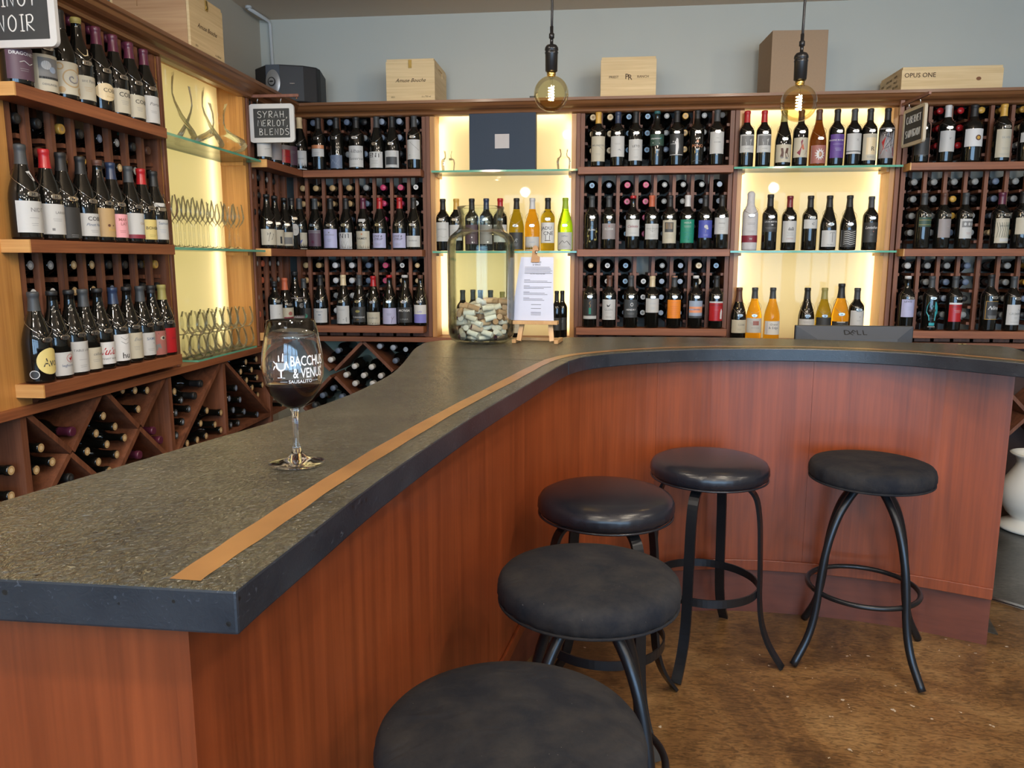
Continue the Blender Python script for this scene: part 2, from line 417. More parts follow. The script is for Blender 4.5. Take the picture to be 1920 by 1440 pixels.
for i, (a, b_) in enumerate(WINS):
    mb = MB(); t = .03
    mb.box((a, Y0 - .07, WZ0), (a + t, Y0 - .02, WZ1)); mb.box((b_ - t, Y0 - .07, WZ0), (b_, Y0 - .02, WZ1))
    mb.box((a + t, Y0 - .07, WZ0), (b_ - t, Y0 - .02, WZ0 + t)); mb.box((a + t, Y0 - .07, WZ1 - t), (b_ - t, Y0 - .02, WZ1))
    for k in (1, 2, 3):
        x = a + (b_ - a) * k / 4; mb.box((x - .012, Y0 - .06, WZ0 + t), (x + .012, Y0 - .03, WZ1 - t))
    mb.box((a + t, Y0 - .06, 1.98), (b_ - t, Y0 - .03, 2.02))
    struct(mb.build('window_%d' % (i + 1), M_BLACK))
# crown mouldings: profile swept along the left and back cabinets, and the deck boards on top of them
FZ = 4.29; FX = -1.685                     # front planes of the cabinets (back wall run, left wall run)
prof = [(-.085, 2.230), (-.085, 2.216), (-.078, 2.212), (-.070, 2.200), (-.055, 2.190), (-.035, 2.184), (-.028, 2.178), (-.024, 2.168), (-.010, 2.163), (.02, 2.163), (.02, 2.230)]
def sweep(profile, flip):
    mb = MB(); n = len(profile)
    if not flip:   # left run along y, from y=1.2 to the mitre
        vs = [(FX - q[0], 1.2, q[1]) for q in profile] + [(FX - q[0], FZ + q[0], q[1]) for q in profile]
    else:
        vs = [(FX - q[0], FZ + q[0], q[1]) for q in profile] + [(X1, FZ + q[0], q[1]) for q in profile]
    fs = [(i, i + 1, n + i + 1, n + i) for i in range(n - 1)] + [(n - 1, 0, n, 2 * n - 1), tuple(range(n)), tuple(range(2 * n - 1, n - 1, -1))]
    mb.add(vs, fs, 0, False)
    return mb
struct(sweep(prof, False).box((X0, 1.2, 2.21), (FX - .02, Y1, 2.23)).build('trim_1', W_CROWN))
struct(sweep(prof, True).box((FX - .02, FZ + .02, 2.21), (X1, Y1, 2.23)).build('trim_2', W_CROWN))

# ------------------------------------------------------------------ cabinets
# frame map: back run  (u, d, z) -> (u, FZ + d, z);  left run (u, d, z) -> (FX - d, u, z)
def fmap(run):
    if run == 'back': return lambda u, d_, z: Vector((u, FZ + d_, z))
    return lambda u, d_, z: Vector((FX - d_, u, z))
def fbox(mb, run, u0, u1, d0, d1, z0, z1, mi=None):
    f = fmap(run); p, q = f(u0, d0, z0), f(u1, d1, z1)
    a = (min(p.x, q.x), min(p.y, q.y), z0); b_ = (max(p.x, q.x), max(p.y, q.y), z1)
    mb.box(a, b_, mi=mi)
SH = [(1.840, 1.877), (1.413, 1.450), (0.993, 1.032)]      # display shelves: bottom, top
BAYROWS = [[2.143, 2.058, 1.973], [1.792, 1.706, 1.621, 1.536], [1.366, 1.281, 1.196, 1.111]]
PITCH_U = 0.0985
def rack(label, run, u0, u1, divs, dz=0.0, shelf0=None, shelf1=None, ends=(True, True), pine_end=False):
    """u0..u1 outer side panels, divs = list of divider centres"""
    f = fmap(run)
    root = thing('wine_rack', label, 'rack', f((u0 + u1) / 2, .15, 0.965))
    def part(name, m, mb, **k): return mb.build(name, m, root, world=True, **k)
    for uu in (u0, u1 - .022):
        mb = MB(); fbox(mb, run, uu, uu + .022, 0, .30, .965, 2.162); part('side_panel', W_RACK, mb)
    for c in divs:
        mb = MB(); fbox(mb, run, c - .009, c + .009, 0, .022, .968, 2.162); fbox(mb, run, c - .009, c + .009, .20, .222, .968, 2.162)
        part('divider', W_RACK, mb)
    edges = [u0 + .022] + list(divs) + [u1 - .022]
    for bay in BAYROWS:
        mb = MB()
        for z in bay:
            zz = z + dz - .048
            for i, c in enumerate(edges):
                for sgn in (-1, 1):
                    if (i == 0 and sgn < 0) or (i == len(edges) - 1 and sgn > 0): continue
                    e0 = c + sgn * (.009 if 0 < i < len(edges) - 1 else 0); e1 = e0 + sgn * .015
                    fbox(mb, run, min(e0, e1), max(e0, e1), .023, .28, zz - .007, zz + .007)
        part('rail_lattice', W_RACK, mb)
    mb = MB(); fbox(mb, run, u0 + .022, u1 - .022, 0.0, .02, .968, .992); part('bottom_rail', W_RACK, mb)
    s0 = u0 if shelf0 is None else shelf0; s1 = u1 if shelf1 is None else shelf1
    for (za, zb) in SH:
        mb = MB(); fbox(mb, run, s0, s1, -.09, -.001, za, zb)
        sh = part('display_shelf', W_SHELF, mb, bevel=.0015)
        if pine_end:
            mb = MB(); fbox(mb, run, s0 - .006, s0, -.09, -.001, za, zb); mb.build('end_cap', W_PINE_END, sh).location = -root.location
    return root
# columns
colsA = [2.145 + PITCH_U * k + .0 for k in range(9)]     # divider centres
divA = [2.226, 2.334, 2.430, 2.527, 2.625, 2.723, 2.823]
rackA = rack('tall redwood wine rack on the left wall under the chalk sign with two words', 'left', 2.135, 2.945, divA, dz=.012, shelf0=2.073, shelf1=2.84, pine_end=True)
divK = [3.80, 3.895, 3.99, 4.085]
rackK = rack('narrow redwood wine rack on the left wall, beside the room corner', 'left', 3.735, 4.19, divK, dz=.012, shelf0=3.735, shelf1=4.199, pine_end=True)
divB = [-1.611, -1.514, -1.418, -1.322, -1.224, -1.126, -1.029]
rackB = rack('redwood wine rack on the back wall between the corner and the tall glass jar', 'back', -1.685, -.928, divB, shelf0=-1.595, shelf1=-.94)
divC = [.018, .116, .214, .312, .411, .507, .605]
rackC = rack('centre redwood wine rack standing between the two lit niches of the back wall', 'back', -.088, .712, divC, shelf0=-.098, shelf1=.700)
divD = [1.681 + .0988 * k for k in range(11)]
rackD = rack('redwood wine rack right of the second lit niche, behind the Cabernet Sauvignon sign', 'back', 1.56, 2.85, divD, shelf0=1.573, shelf1=2.84, pine_end=True)

# near side board of the left run
nb = thing('cabinet_end_board', 'tall golden fir board closing the near end of the left wall rack', 'board', (FX - .13, 2.03, 0))
mb = MB(); mb.box((X0, 1.95, .96), (FX + .002, 2.131, 2.163)); mb.build('board', W_PINE, nb, world=True)

# lit niches
M_PANEL = None
def panel_mat():
    m, nt, b = new_mat('frosted_light_panel'); nt.nodes.clear(); L = nt.links
    o = nt.nodes.new('ShaderNodeOutputMaterial')
    tr = nt.nodes.new('ShaderNodeBsdfTranslucent'); tr.inputs[0].default_value = (1.0, .93, .72, 1)
    di = nt.nodes.new('ShaderNodeBsdfDiffuse'); di.inputs[0].default_value = (.80, .70, .45, 1)
    gl = nt.nodes.new('ShaderNodeBsdfGlossy'); gl.inputs['Roughness'].default_value = .02
    m1 = nt.nodes.new('ShaderNodeMixShader'); m1.inputs[0].default_value = .3
    m2 = nt.nodes.new('ShaderNodeMixShader'); fr = nt.nodes.new('ShaderNodeFresnel'); fr.inputs[0].default_value = 1.28
    L.new(tr.outputs[0], m1.inputs[1]); L.new(di.outputs[0], m1.inputs[2])
    L.new(fr.outputs[0], m2.inputs[0]); L.new(m1.outputs[0], m2.inputs[1]); L.new(gl.outputs[0], m2.inputs[2]); L.new(m2.outputs[0], o.inputs[0])
    return m
M_PANEL = panel_mat()
G_BACK = glow('light_box_back', (1.0, .80, .42), .66)
G_BACK_L = glow('light_box_back_left', (1.0, .86, .40), .66)
G_TUBE = glow('light_tube', (1.0, .84, .50), 8.5)
M_EDGE = plain('green_glass_edge', (0.13, 0.42, 0.30), 0.08, emit=(.10, .42, .26), es=0.0)
M_SHELFGLASS = thin_glass('shelf_glass', (.93, .98, .95), 0.0, .8)
def niche(label, run, u0, u1, depth, tubes, back, gl0, gl1, b0=.045):
    """u0..u1 clear opening; translucent panel at depth, light box behind it"""
    f = fmap(run)
    root = thing('lit_display_niche', label, 'display niche', f((u0 + u1) / 2, .1, .97))
    def part(name, m, mb, **k): return mb.build(name, m, root, world=True, **k)
    zt = 2.2095
    mb = MB(); fbox(mb, run, u0 - b0, u0, .0, .29, .965, 2.162); fbox(mb, run, u0 - b0, u0, .0205, .29, 2.162, zt); part('side_board', W_PINE, mb)
    mb = MB(); fbox(mb, run, u1, u1 + .045, .0, .29, .965, 2.162); fbox(mb, run, u1, u1 + .045, .0205, .29, 2.162, zt); part('side_board', W_PINE, mb)
    for uu, w in ((u0 - b0 - .002, min(.022, b0)), (u1 + .025, .022)):
        mb = MB(); fbox(mb, run, uu, uu + w, -.012, -.001, .965, 2.162); part('face_post', W_RACK, mb, bevel=.002)
    mb = MB(); fbox(mb, run, u0, u1, .0205, .29, zt - .006, zt); part('top_board', W_PINE, mb)
    mb = MB(); mb.add([f(u0 + .001, depth, .966), f(u1 - .001, depth, .966), f(u1 - .001, depth, zt - .007), f(u0 + .001, depth, zt - .007)], [(0, 1, 2, 3)], 0, False); part('light_panel', M_PANEL, mb)
    mb = MB(); fbox(mb, run, u0 + .002, u1 - .002, depth + .095, depth + .10, .972, zt - .008); part('light_box_back', back, mb)
    for (a, b_, c, e) in tubes:                      # tube from (u,z) to (u,z), behind the panel
        mb = MB(); mb.tube([f(a, depth + .035, b_), f(c, depth + .035, e)], .009, 8); part('light_tube', G_TUBE, mb)
    for (za, zb) in SH[:2]:
        z0 = zb - .018
        mb = MB(); fbox(mb, run, gl0, gl1, -.075, depth - .004, z0, z0 + .010)
        mb.mi = [0, 0, 1, 1, 1, 1]
        g = part('glass_shelf', [M_SHELFGLASS, M_EDGE], mb)
        for uu in (u0 + .001, u1 - .015):
            mb = MB(); fbox(mb, run, uu, uu + .014, .004, depth - .006, z0 - .016, z0 - .001); part('shelf_bracket', W_PINE, mb)
    return root
nicheL = niche('lit niche of the left wall with decanters and stemware on glass shelves', 'left', 2.972, 3.72 - .03, .125,
               [(3.60, 1.0, 3.60, 2.15)], G_BACK_L, 2.86, 3.70, b0=.022)
nicheN = niche('lit niche of the left wall nearest the viewer, before the tall end board', 'left', 1.26, 1.88, .125,
               [(1.35, 1.0, 1.35, 2.15), (1.79, 1.0, 1.79, 2.15)], G_BACK_L, 1.27, 1.87)
niche1 = niche('lit niche behind the tall glass jar of corks on the back wall', 'back', -.880, -.136, .13,
               [(-.865, 1.0, -.865, 2.15), (-.15, 1.0, -.15, 2.15), (-.85, 2.18, -.17, 2.18)], G_BACK, -.885, -.10)
niche2 = niche('lit niche with three levels of bottles right of the centre rack', 'back', .760, 1.502, .13,
               [(.775, 1.0, .775, 2.15), (1.487, 1.0, 1.487, 2.15), (.79, 2.18, 1.47, 2.18)], G_BACK, .705, 1.54)

# ledge counter and diamond bins below
led = thing('ledge_counter', 'long wooden ledge running under the racks along both walls', 'counter', (-1.8, 2.2, .955))
mb = MB(); mb.prism([(X0, 1.2), (FX + .022, 1.2), (FX + .022, FZ - .022), (2.95, FZ - .022), (2.95, Y1), (X0, Y1)], .936, .964)
mb.build('ledge_board', W_SHELF, led, world=True, bevel=.002)
mb = MB(); mb.box((FX - .11, 3.1, .9645), (FX + .015, 3.68, .972)); mb.mi = [0, 0, 1, 1, 1, 1]
mb.build('glass_inlay', [M_SHELFGLASS, M_EDGE], led, world=True)
LB = .936
def bins(label, run, uprights, diags, floors, u0, u1):
    f = fmap(run)
    root = thing('diamond_wine_bin', label, 'wine bin', f((u0 + u1) / 2, .15, 0))
    for u in uprights:
        mb = MB(); fbox(mb, run, u - .0125, u + .0125, .002, .275, .0, LB - .001); mb.build('upright', W_RACK, root, world=True)
    for (ua, za, ub, zb) in diags:
        a, b_ = Vector((ua, za)), Vector((ub, zb)); t = (b_ - a).normalized(); n_ = Vector((-t.y, t.x)) * .009
        vs = []
        for dd in (.004, .275):
            for p in (a + n_, a - n_, b_ - n_, b_ + n_): vs.append(f(p.x, dd, p.y))
        mb = MB().add(vs, [(0, 1, 2, 3), (7, 6, 5, 4), (0, 4, 5, 1), (1, 5, 6, 2), (2, 6, 7, 3), (3, 7, 4, 0)], 0, False)
        mb.build('diagonal_board', W_RACK, root, world=True)
    for (ua, ub, z) in floors:
        mb = MB(); fbox(mb, run, ua, ub, .003, .275, z - .018, z); mb.build('bin_floor', W_RACK, root, world=True)
    mb = MB(); fbox(mb, run, u0, u1, .277, .281, .0, LB - .002); mb.build('back_board', M_BINBACK if run == 'left' or u0 > -1 else M_BACKWALLISH, root, world=True)
    return root
M_BINBACK = plain('dark_bin_back', (0.05, 0.022, 0.014), .6)
M_BACKWALLISH = plain('pale_green_back_board', (0.30, 0.34, 0.25), .7)
bins('diamond wine bins under the ledge of the left wall', 'left', [1.62, 2.09, 2.895, 3.355, 3.855],
     [(2.10, .945, 2.29, .775), (2.29, .765, 2.47, .60), (2.475, .945, 2.30, .775), (2.28, .765, 2.11, .61),
      (2.485, .945, 2.67, .775), (2.68, .765, 2.87, .60), (2.88, .945, 2.69, .775), (2.67, .765, 2.50, .61),
      (3.34, .935, 2.925, .61), (3.37, .935, 3.84, .60), (3.87, .66, 4.1, .93), (1.635, .935, 2.07, .61)],
     [(1.64, 2.075, .60), (2.11, 2.88, .60), (2.91, 3.34, .60), (3.37, 3.84, .60), (3.87, 4.2, .60)], 1.2, 4.25)
dg = []
for k in range(-1, 2):                                     # lattice of diamonds, pitch .37
    ux = -1.316 + .37 * k
    for j in range(2):
        zt = .936 - .388 * j
        dg.append((ux + .004, zt - .006, ux + .172, zt - .172)); dg.append((ux - .004, zt - .006, ux - .172, zt - .172))
        dg.append((ux + .198, zt - .21, ux + .366, zt - .38)); dg.append((ux - .198, zt - .21, ux - .366, zt - .38))
dg = [q for q in dg if -1.72 < min(q[0], q[2]) and max(q[0], q[2]) < -.94]
bins('lattice of diamond wine bins under the back wall rack, seen past the wine glass', 'back', [-.925], dg, [], -1.66, -.92)
bins('diamond wine bins under the ledge at the far right behind the white vase', 'back', [1.55, 2.84],
     [(2.30, .59, 2.0, .90), (2.32, .57, 2.64, .24), (2.32, .59, 2.66, .92), (2.30, .57, 1.97, .21), (2.01, .93, 1.58, .50), (1.95, .20, 1.60, .48), (2.0, .19, 2.16, .02), (2.66, .22, 2.80, .06), (2.68, .92, 2.82, .78)],
     [], -.91, 2.84)
# two small brass hinges on the ledge behind the bar
for (u, v) in ((1759, 640), (1805, 643)):
    p = on_y(u, v, FZ - .03)
    h = thing('brass_hinge', 'small brass hinge below the right rack, %s' % ('nearer the monitor' if u < 1780 else 'farther from the monitor'), 'hinge', (p.x, FZ - .0225, .950))
    MB().box((-.020, -.003, -.010), (-.002, 0, .010)).box((.002, -.003, -.010), (.020, 0, .010)).build('leaf_plate', M_BRASS, h)
    MB().tube([(0, -.004, -.011), (0, -.004, .011)], .004, 8).build('hinge_pin', M_BRASS, h)

# ------------------------------------------------------------------ bar
def spline(pts, n=8):
    P = [Vector((p[0], p[1])) for p in pts]; out = []
    for i in range(len(P) - 1):
        p0 = P[max(i - 1, 0)]; p1 = P[i]; p2 = P[i + 1]; p3 = P[min(i + 2, len(P) - 1)]
        for k in range(n):
            t = k / n
            out.append(.5 * ((2 * p1) + (p2 - p0) * t + (2 * p0 - 5 * p1 + 4 * p2 - p3) * t * t + (3 * p1 - p0 - 3 * p2 + p3) * t ** 3))
    out.append(P[-1])
    return out
ZB, ZT = 1.023, 1.07
OUT_A = spline([(-.345, .684), (-.341, .747), (-.330, .878), (-.315, 1.056), (-.285, 1.304), (-.238, 1.624), (-.162, 2.05), (-.113, 2.33), (-.080, 2.485)])
OUT_B = spline([(-.080, 2.485), (-.03, 2.60), (.068, 2.705), (.20, 2.80), (.362, 2.872), (.56, 2.915), (.755, 2.925), (.93, 2.90), (1.093, 2.832), (1.223, 2.725), (1.354, 2.582), (1.42, 2.49)])
IN_A = spline([(-.852, .690), (-.792, .925), (-.735, 1.139), (-.687, 1.311), (-.647, 1.452), (-.608, 1.648), (-.582, 1.871), (-.580, 2.186), (-.625, 2.55)])
IN_B = spline([(-.625, 2.55), (-.655, 2.758), (-.665, 2.92), (-.655, 3.03), (-.574, 3.117), (-.35, 3.20), (-.031, 3.288), (.20, 3.32), (.42, 3.336), (.847, 3.295), (1.235, 3.204), (1.44, 3.145), (1.513, 3.116), (1.548, 3.08), (1.555, 3.03)])
def concrete(name, dark, light, spec, bump):
    m, nt, b = new_mat(name); L = nt.links
    tc = nt.nodes.new('ShaderNodeTexCoord')
    n = nt.nodes.new('ShaderNodeTexNoise'); n.inputs['Scale'].default_value = 7; n.inputs['Detail'].default_value = 9; n.inputs['Roughness'].default_value = .65
    L.new(tc.outputs['Object'], n.inputs['Vector'])
    cr = nt.nodes.new('ShaderNodeValToRGB'); e = cr.color_ramp.elements
    e[0].position = .3; e[0].color = (*dark, 1); e[1].position = .72; e[1].color = (*light, 1)
    L.new(n.outputs['Fac'], cr.inputs[0])
    mp = nt.nodes.new('ShaderNodeMapping'); mp.inputs['Scale'].default_value = (75, 48, 75); mp.inputs['Rotation'].default_value = (0, 0, .9)
    L.new(tc.outputs['Object'], mp.inputs[0])
    v = nt.nodes.new('ShaderNodeTexNoise'); v.inputs['Scale'].default_value = 1.6; v.inputs['Detail'].default_value = 5; v.inputs['Distortion'].default_value = 1.6
    L.new(mp.outputs[0], v.inputs['Vector'])
    # pale scratches
    sc = nt.nodes.new('ShaderNodeMath'); sc.operation = 'GREATER_THAN'; sc.inputs[1].default_value = .67
    L.new(v.outputs['Fac'], sc.inputs[0])
    mx = nt.nodes.new('ShaderNodeMix'); mx.data_type = 'RGBA'; mx.inputs[7].default_value = (*[c * 1.7 for c in light], 1)
    L.new(sc.outputs[0], mx.inputs[0]); L.new(cr.outputs[0], mx.inputs[6])
    # dark air holes
    vo = nt.nodes.new('ShaderNodeTexVoronoi'); vo.inputs['Scale'].default_value = 42
    L.new(tc.outputs['Object'], vo.inputs['Vector'])
    n5 = nt.nodes.new('ShaderNodeTexNoise'); n5.inputs['Scale'].default_value = 5
    L.new(tc.outputs['Object'], n5.inputs['Vector'])
    mm = nt.nodes.new('ShaderNodeMath'); mm.operation = 'MULTIPLY_ADD'; mm.inputs[1].default_value = -.42; mm.inputs[2].default_value = .30
    L.new(n5.outputs['Fac'], mm.inputs[0])
    lt = nt.nodes.new('ShaderNodeMath'); lt.operation = 'LESS_THAN'; L.new(vo.outputs['Distance'], lt.inputs[0]); L.new(mm.outputs[0], lt.inputs[1])
    m3 = nt.nodes.new('ShaderNodeMix'); m3.data_type = 'RGBA'; m3.inputs[7].default_value = (.008, .008, .008, 1)
    L.new(lt.outputs[0], m3.inputs[0]); L.new(mx.outputs[2], m3.inputs[6]); L.new(m3.outputs[2], b.inputs['Base Color'])
    b.inputs['Roughness'].default_value = .23 if bump > .8 else .3; b.inputs['Specular IOR Level'].default_value = spec
    bp = nt.nodes.new('ShaderNodeBump'); bp.inputs['Strength'].default_value = bump; bp.inputs['Distance'].default_value =   .020 if bump > .8 else .003
    L.new(v.outputs['Fac'], bp.inputs['Height']); L.new(bp.outputs[0], b.inputs['Normal'])
    return m
M_CONC = concrete('dark_concrete_edge', (.010, .014, .022), (.030, .036, .047), .6, .15)  # slab sides: bluish cast of the daylight put into a darker colour
M_CTOP = concrete('sheen_tinted_concrete_top', (.040, .038, .028), (.115, .108, .076), 1.0, 1.0)  # slab top: golden reflection of the lit niches put into a lighter olive colour
M_INLAY = plain('tan_inlay', (0.27, 0.140, 0.052), .36, noise=.3, nscale=14, bump=.1)
bar = thing('bar_counter', 'curved bar with dark concrete top, tan inlay stripe and cherry wood front', 'bar', (-.35, 1.6, 0))
gap = Vector((0, .0012))
mb = MB(); mb.prism(OUT_A[:-1] + [OUT_A[-1] - gap, IN_A[-1] - gap] + IN_A[:-1][::-1], ZB, ZT); mb.mi[-1] = 1; mb.build('countertop_slab', [M_CONC, M_CTOP], bar, world=True, bevel=.003)
mb = MB(); mb.prism([OUT_B[0] + gap] + OUT_B[1:] + IN_B[1:][::-1] + [IN_B[0] + gap], ZB, ZT); mb.mi[-1] = 1; mb.build('countertop_slab', [M_CONC, M_CTOP], bar, world=True, bevel=.003)
def offset(line, dist):
    out = []
    for i, p in enumerate(line):
        t = (line[min(i + 1, len(line) - 1)] - line[max(i - 1, 0)]).normalized(); n_ = Vector((-t.y, t.x))
        out.append(p + n_ * (dist[i] if isinstance(dist, list) else dist))
    return out
line = OUT_A + OUT_B[1:]
line = [p for p in line if p.y > .70 or p.x > 0]
wob = [.0006 * math.sin(i * 1.1) + .0007 * math.sin(i * .37) for i in range(len(line))]
w0 = [.047 + w for w in wob]; w1 = [.082 - w for w in wob]
A, B = offset(line, w0), offset(line, w1)
mb = MB(); n = len(A)
vs = [(p.x, p.y, ZT + .0006) for p in A] + [(p.x, p.y, ZT + .0006) for p in B]
mb.add(vs, [(i, i + 1, n + i + 1, n + i) for i in range(n - 1)], 0, False); mb.build('inlay_stripe', M_INLAY, bar, world=True)
# front panels
PANEL = spline([(-.430, .740), (-.428, .90), (-.410, 1.08), (-.378, 1.34), (-.335, 1.64), (-.262, 2.08), (-.215, 2.40), (-.150, 2.60), (-.02, 2.765), (.16, 2.878), (.41, 2.953), (.62, 2.975), (.82, 2.965), (1.02, 2.935), (1.21, 2.882), (1.435, 2.785)], 6)
cuts = [0, 36, 56, 72, len(PANEL) - 1]
def strip(line, off0, off1, z0, z1):
    a, b_ = offset(line, off0), offset(line, off1)
    mb = MB(); mb.prism(a + b_[::-1], z0, z1); return mb
for a, b_ in zip(cuts, cuts[1:]):
    seg = PANEL[a:b_ + 1]
    t = (seg[-1] - seg[-2]).normalized() * .0007; seg = seg[:-1] + [seg[-1] - t]
    strip(seg, 0.0, .018, .19, ZB - .0008).build('front_panel', W_BAR, bar, world=True)
strip(PANEL, -.010, -.0005, .19, .232).build('base_lip', W_BAR, bar, world=True, bevel=.002)
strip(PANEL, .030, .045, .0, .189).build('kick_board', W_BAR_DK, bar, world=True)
# end panels and the service side
mb = MB(); mb.box((-.84, .742, .0), (-.4305, .760, ZB - .0008)); mb.build('end_panel', W_BAR, bar, world=True)
e0, e1 = Vector((1.437, 2.785)), Vector((1.52, 2.985)); tt = (e1 - e0).normalized() * .018; nn = Vector((-tt.y, tt.x))
mb = MB(); mb.prism([e0 + nn, e0, e1, e1 + nn], .19, ZB - .0008); mb.build('end_panel', W_BAR, bar, world=True)
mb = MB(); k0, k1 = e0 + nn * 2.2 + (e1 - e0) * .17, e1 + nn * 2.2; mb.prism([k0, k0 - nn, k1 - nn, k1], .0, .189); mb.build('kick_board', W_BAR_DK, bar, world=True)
inner = offset(IN_A + IN_B[1:-3], -.05)
strip(inner[2:], 0.0, -.015, .0, ZB - .0008).build('service_side_panel', W_BAR, bar, world=True)
mb = MB(); mb.prism([(.62, 3.33), (1.42, 3.18), (1.46, 3.52), (.66, 3.62)], .70, .725); mb.box((.66, 3.30, 0), (.68, 3.58, .699)).box((1.40, 3.22, 0), (1.42, 3.5, .699))
mb.build('service_shelf', W_SHELF, bar, world=True)
# ------------------------------------------------------------------ wine bottles
PROF = {
 'B': [(0, .004), (.030, .001), (.0365, .002), (.0378, .008), (.0380, .185), (.0368, .197), (.032, .209), (.0245, .219), (.0185, .228), (.0158, .238), (.0148, .255), (.0142, .284), (.0158, .286), (.0158, .296), (.0142, .300), (0, .300)],
 'U': [(0, .004), (.032, .001), (.0395, .002), (.0410, .009), (.0410, .128), (.0398, .145), (.0362, .166), (.0305, .188), (.0245, .208), (.0195, .226), (.0165, .243), (.0150, .262), (.0142, .284), (.0158, .286), (.0158, .296), (.0142, .300), (0, .300)],
}
def rad(T, z):
    P = PROF[T][2:]
    for (r0, z0), (r1, z1) in zip(P, P[1:]):
        if z0 <= z <= z1 and z1 > z0: return r0 + (r1 - r0) * (z - z0) / (z1 - z0)
    return P[0][0] if z < P[0][1] else .014
C = dict(black=(.012,.012,.013), dgrey=(.045,.05,.055), grey=(.25,.26,.26), navy=(.02,.035,.08), red=(.40,.015,.02), dkred=(.16,.012,.02), wine=(.10,.02,.045),
         gold=(.62,.36,.07), cream=(.68,.55,.34), teal=(.02,.11,.12), olive=(.30,.26,.08), silver=(.55,.55,.56), coral=(.50,.12,.055), brown=(.10,.04,.025),
         white=(.66,.66,.66), orange=(.80,.24,.02), lav=(.42,.42,.62), peri=(.22,.22,.62), pink=(.80,.38,.42), tan=(.45,.30,.14), yellow=(.68,.55,.20), beige=(.50,.46,.36),
         purple=(.11,.05,.26), green=(.01,.22,.14), blue=(.06,.08,.38), pale=(.52,.52,.51), sky=(.30,.38,.60), ink=(.03,.03,.03), ygreen=(.30,.42,.03), copper=(.55,.22,.10),
         maroon=(.22,.02,.04), mgrey=(.28,.25,.25), dkgreen=(.03,.07,.05), aqua=(.02,.30,.34), sunset=(.75,.30,.15), plum=(.09,.045,.07), magenta=(.55,.06,.16),
         ltblue=(.25,.42,.60), slate=(.12,.16,.24), rose=(.35,.13,.11), bluegrey=(.30,.36,.46), picgrey=(.18,.18,.18))
def K(n): return plain('col_' + n, C[n], .5 if n not in ('gold', 'silver', 'copper', 'red', 'dkred', 'wine', 'navy', 'magenta', 'cream') else .3)
GLASSES = dict(dark=M_DGLASS, amber=glass('amber_bottle_glass', (.80, .42, .03), .0, 1.33), olive=glass('olive_bottle_glass', (.42, .32, .02), .0, 1.33),
               bgreen=glass('bright_green_bottle_glass', (.35, .70, .02), .0, 1.33), brown=glass('brown_bottle_glass', (.16, .05, .01), .0, 1.33))
ME = {}
def cached(key, fn, mats):
    if key not in ME:
        mb = fn(); o = mb.build(key[0] if isinstance(key, tuple) else key, mats); ME[key] = o.data
        bpy.data.objects.remove(o)
    return ME[key]
def bend_pt(T, s, z, off):
    r = rad(T, z) + off; a = s / r
    return (r * math.sin(a), -r * math.cos(a), z)
def patch(mb, T, z0, z1, s0, s1, off=.0007, mi=0, rows=1):
    n = max(2, int((s1 - s0) / .005)); vs = []; fs = []
    for j in range(rows + 1):
        z = z0 + (z1 - z0) * j / rows
        for i in range(n + 1): vs.append(bend_pt(T, s0 + (s1 - s0) * i / n, z, off))
    for j in range(rows):
        for i in range(n):
            k = j * (n + 1) + i; fs.append((k, k + 1, k + n + 2, k + n + 1))
    mb.add(vs, fs, mi, True)
def art(T, z0, z1, hw, prints):
    """prints: list of tuples, in label coordinates (s in metres from the label's middle, z in metres)"""
    mb = MB(); mats = []
    def mi(c):
        m = K(c)
        if m not in mats: mats.append(m)
        return mats.index(m)
    for p in prints:
        k = p[0]
        if k == 't':      # ('t', text, height, s, z, colour[, shear, wscale])
            vs, fs = text2d(p[1], p[6] if len(p) > 6 else 0); w = p[7] if len(p) > 7 else 1.0
            xs = [v[0] for v in vs]; lim = hw * .92
            if xs and (max(xs) - min(xs)) * p[2] * w / 2 > lim: w = lim * 2 / ((max(xs) - min(xs)) * p[2])
            mb.add([bend_pt(T, p[3] + x * p[2] * w, p[4] + y * p[2], .0012) for x, y in vs], fs, mi(p[5]), False)
        elif k == 'r': patch(mb, T, p[3], p[4], p[1], p[2], .0011, mi(p[5]))            # rectangle s0,s1,z0,z1
        elif k == 'l':                                                                   # n thin text lines centred: ('l', n, z_top, dz, halfwidth, colour)
            for i in range(p[1]):
                w = p[4] * (1 - .25 * ((i * 7) % 3) / 2); z = p[2] - p[3] * i; patch(mb, T, z, z + .0012, -w, w, .0011, mi(p[5]))
        elif k == 'd':                                                                   # disc ('d', s, z, r, colour[, aspect])
            n = 16; ap = p[5] if len(p) > 5 else 1; dv = []; lift = .0011 + .00012 * len([q for q in prints[:prints.index(p)] if q[0] == 'd'])
            for i in range(n + 1):
                c_ = -math.cos(PI * i / n); h_ = math.sin(PI * i / n)
                dv += [bend_pt(T, p[1] + p[3] * c_, p[2] - ap * p[3] * h_, lift), bend_pt(T, p[1] + p[3] * c_, p[2] + ap * p[3] * h_, lift)]
            mb.add(dv, [(2 * i, 2 * i + 2, 2 * i + 3, 2 * i + 1) for i in range(n)], mi(p[4]), False)
        elif k == 'p':                                                                   # polygon ('p', [(s,z)..], colour)
            mb.add([bend_pt(T, s, z, .0015) for s, z in p[1]], [tuple(range(len(p[1])))], mi(p[2]), False)
        elif k == 's':                                                                   # stroke ('s', [(s,z)..], thickness, colour)
            pts = []
            for (a, b_), (c, e) in zip(p[1], p[1][1:]):
                for q in range(3): pts.append(bend_pt(T, a + (c - a) * q / 3, b_ + (e - b_) * q / 3, .0012))
            pts.append(bend_pt(T, *p[1][-1], .0012)); mb.tube(pts, p[2], 4, mi=mi(p[3]))
    return mb, mats
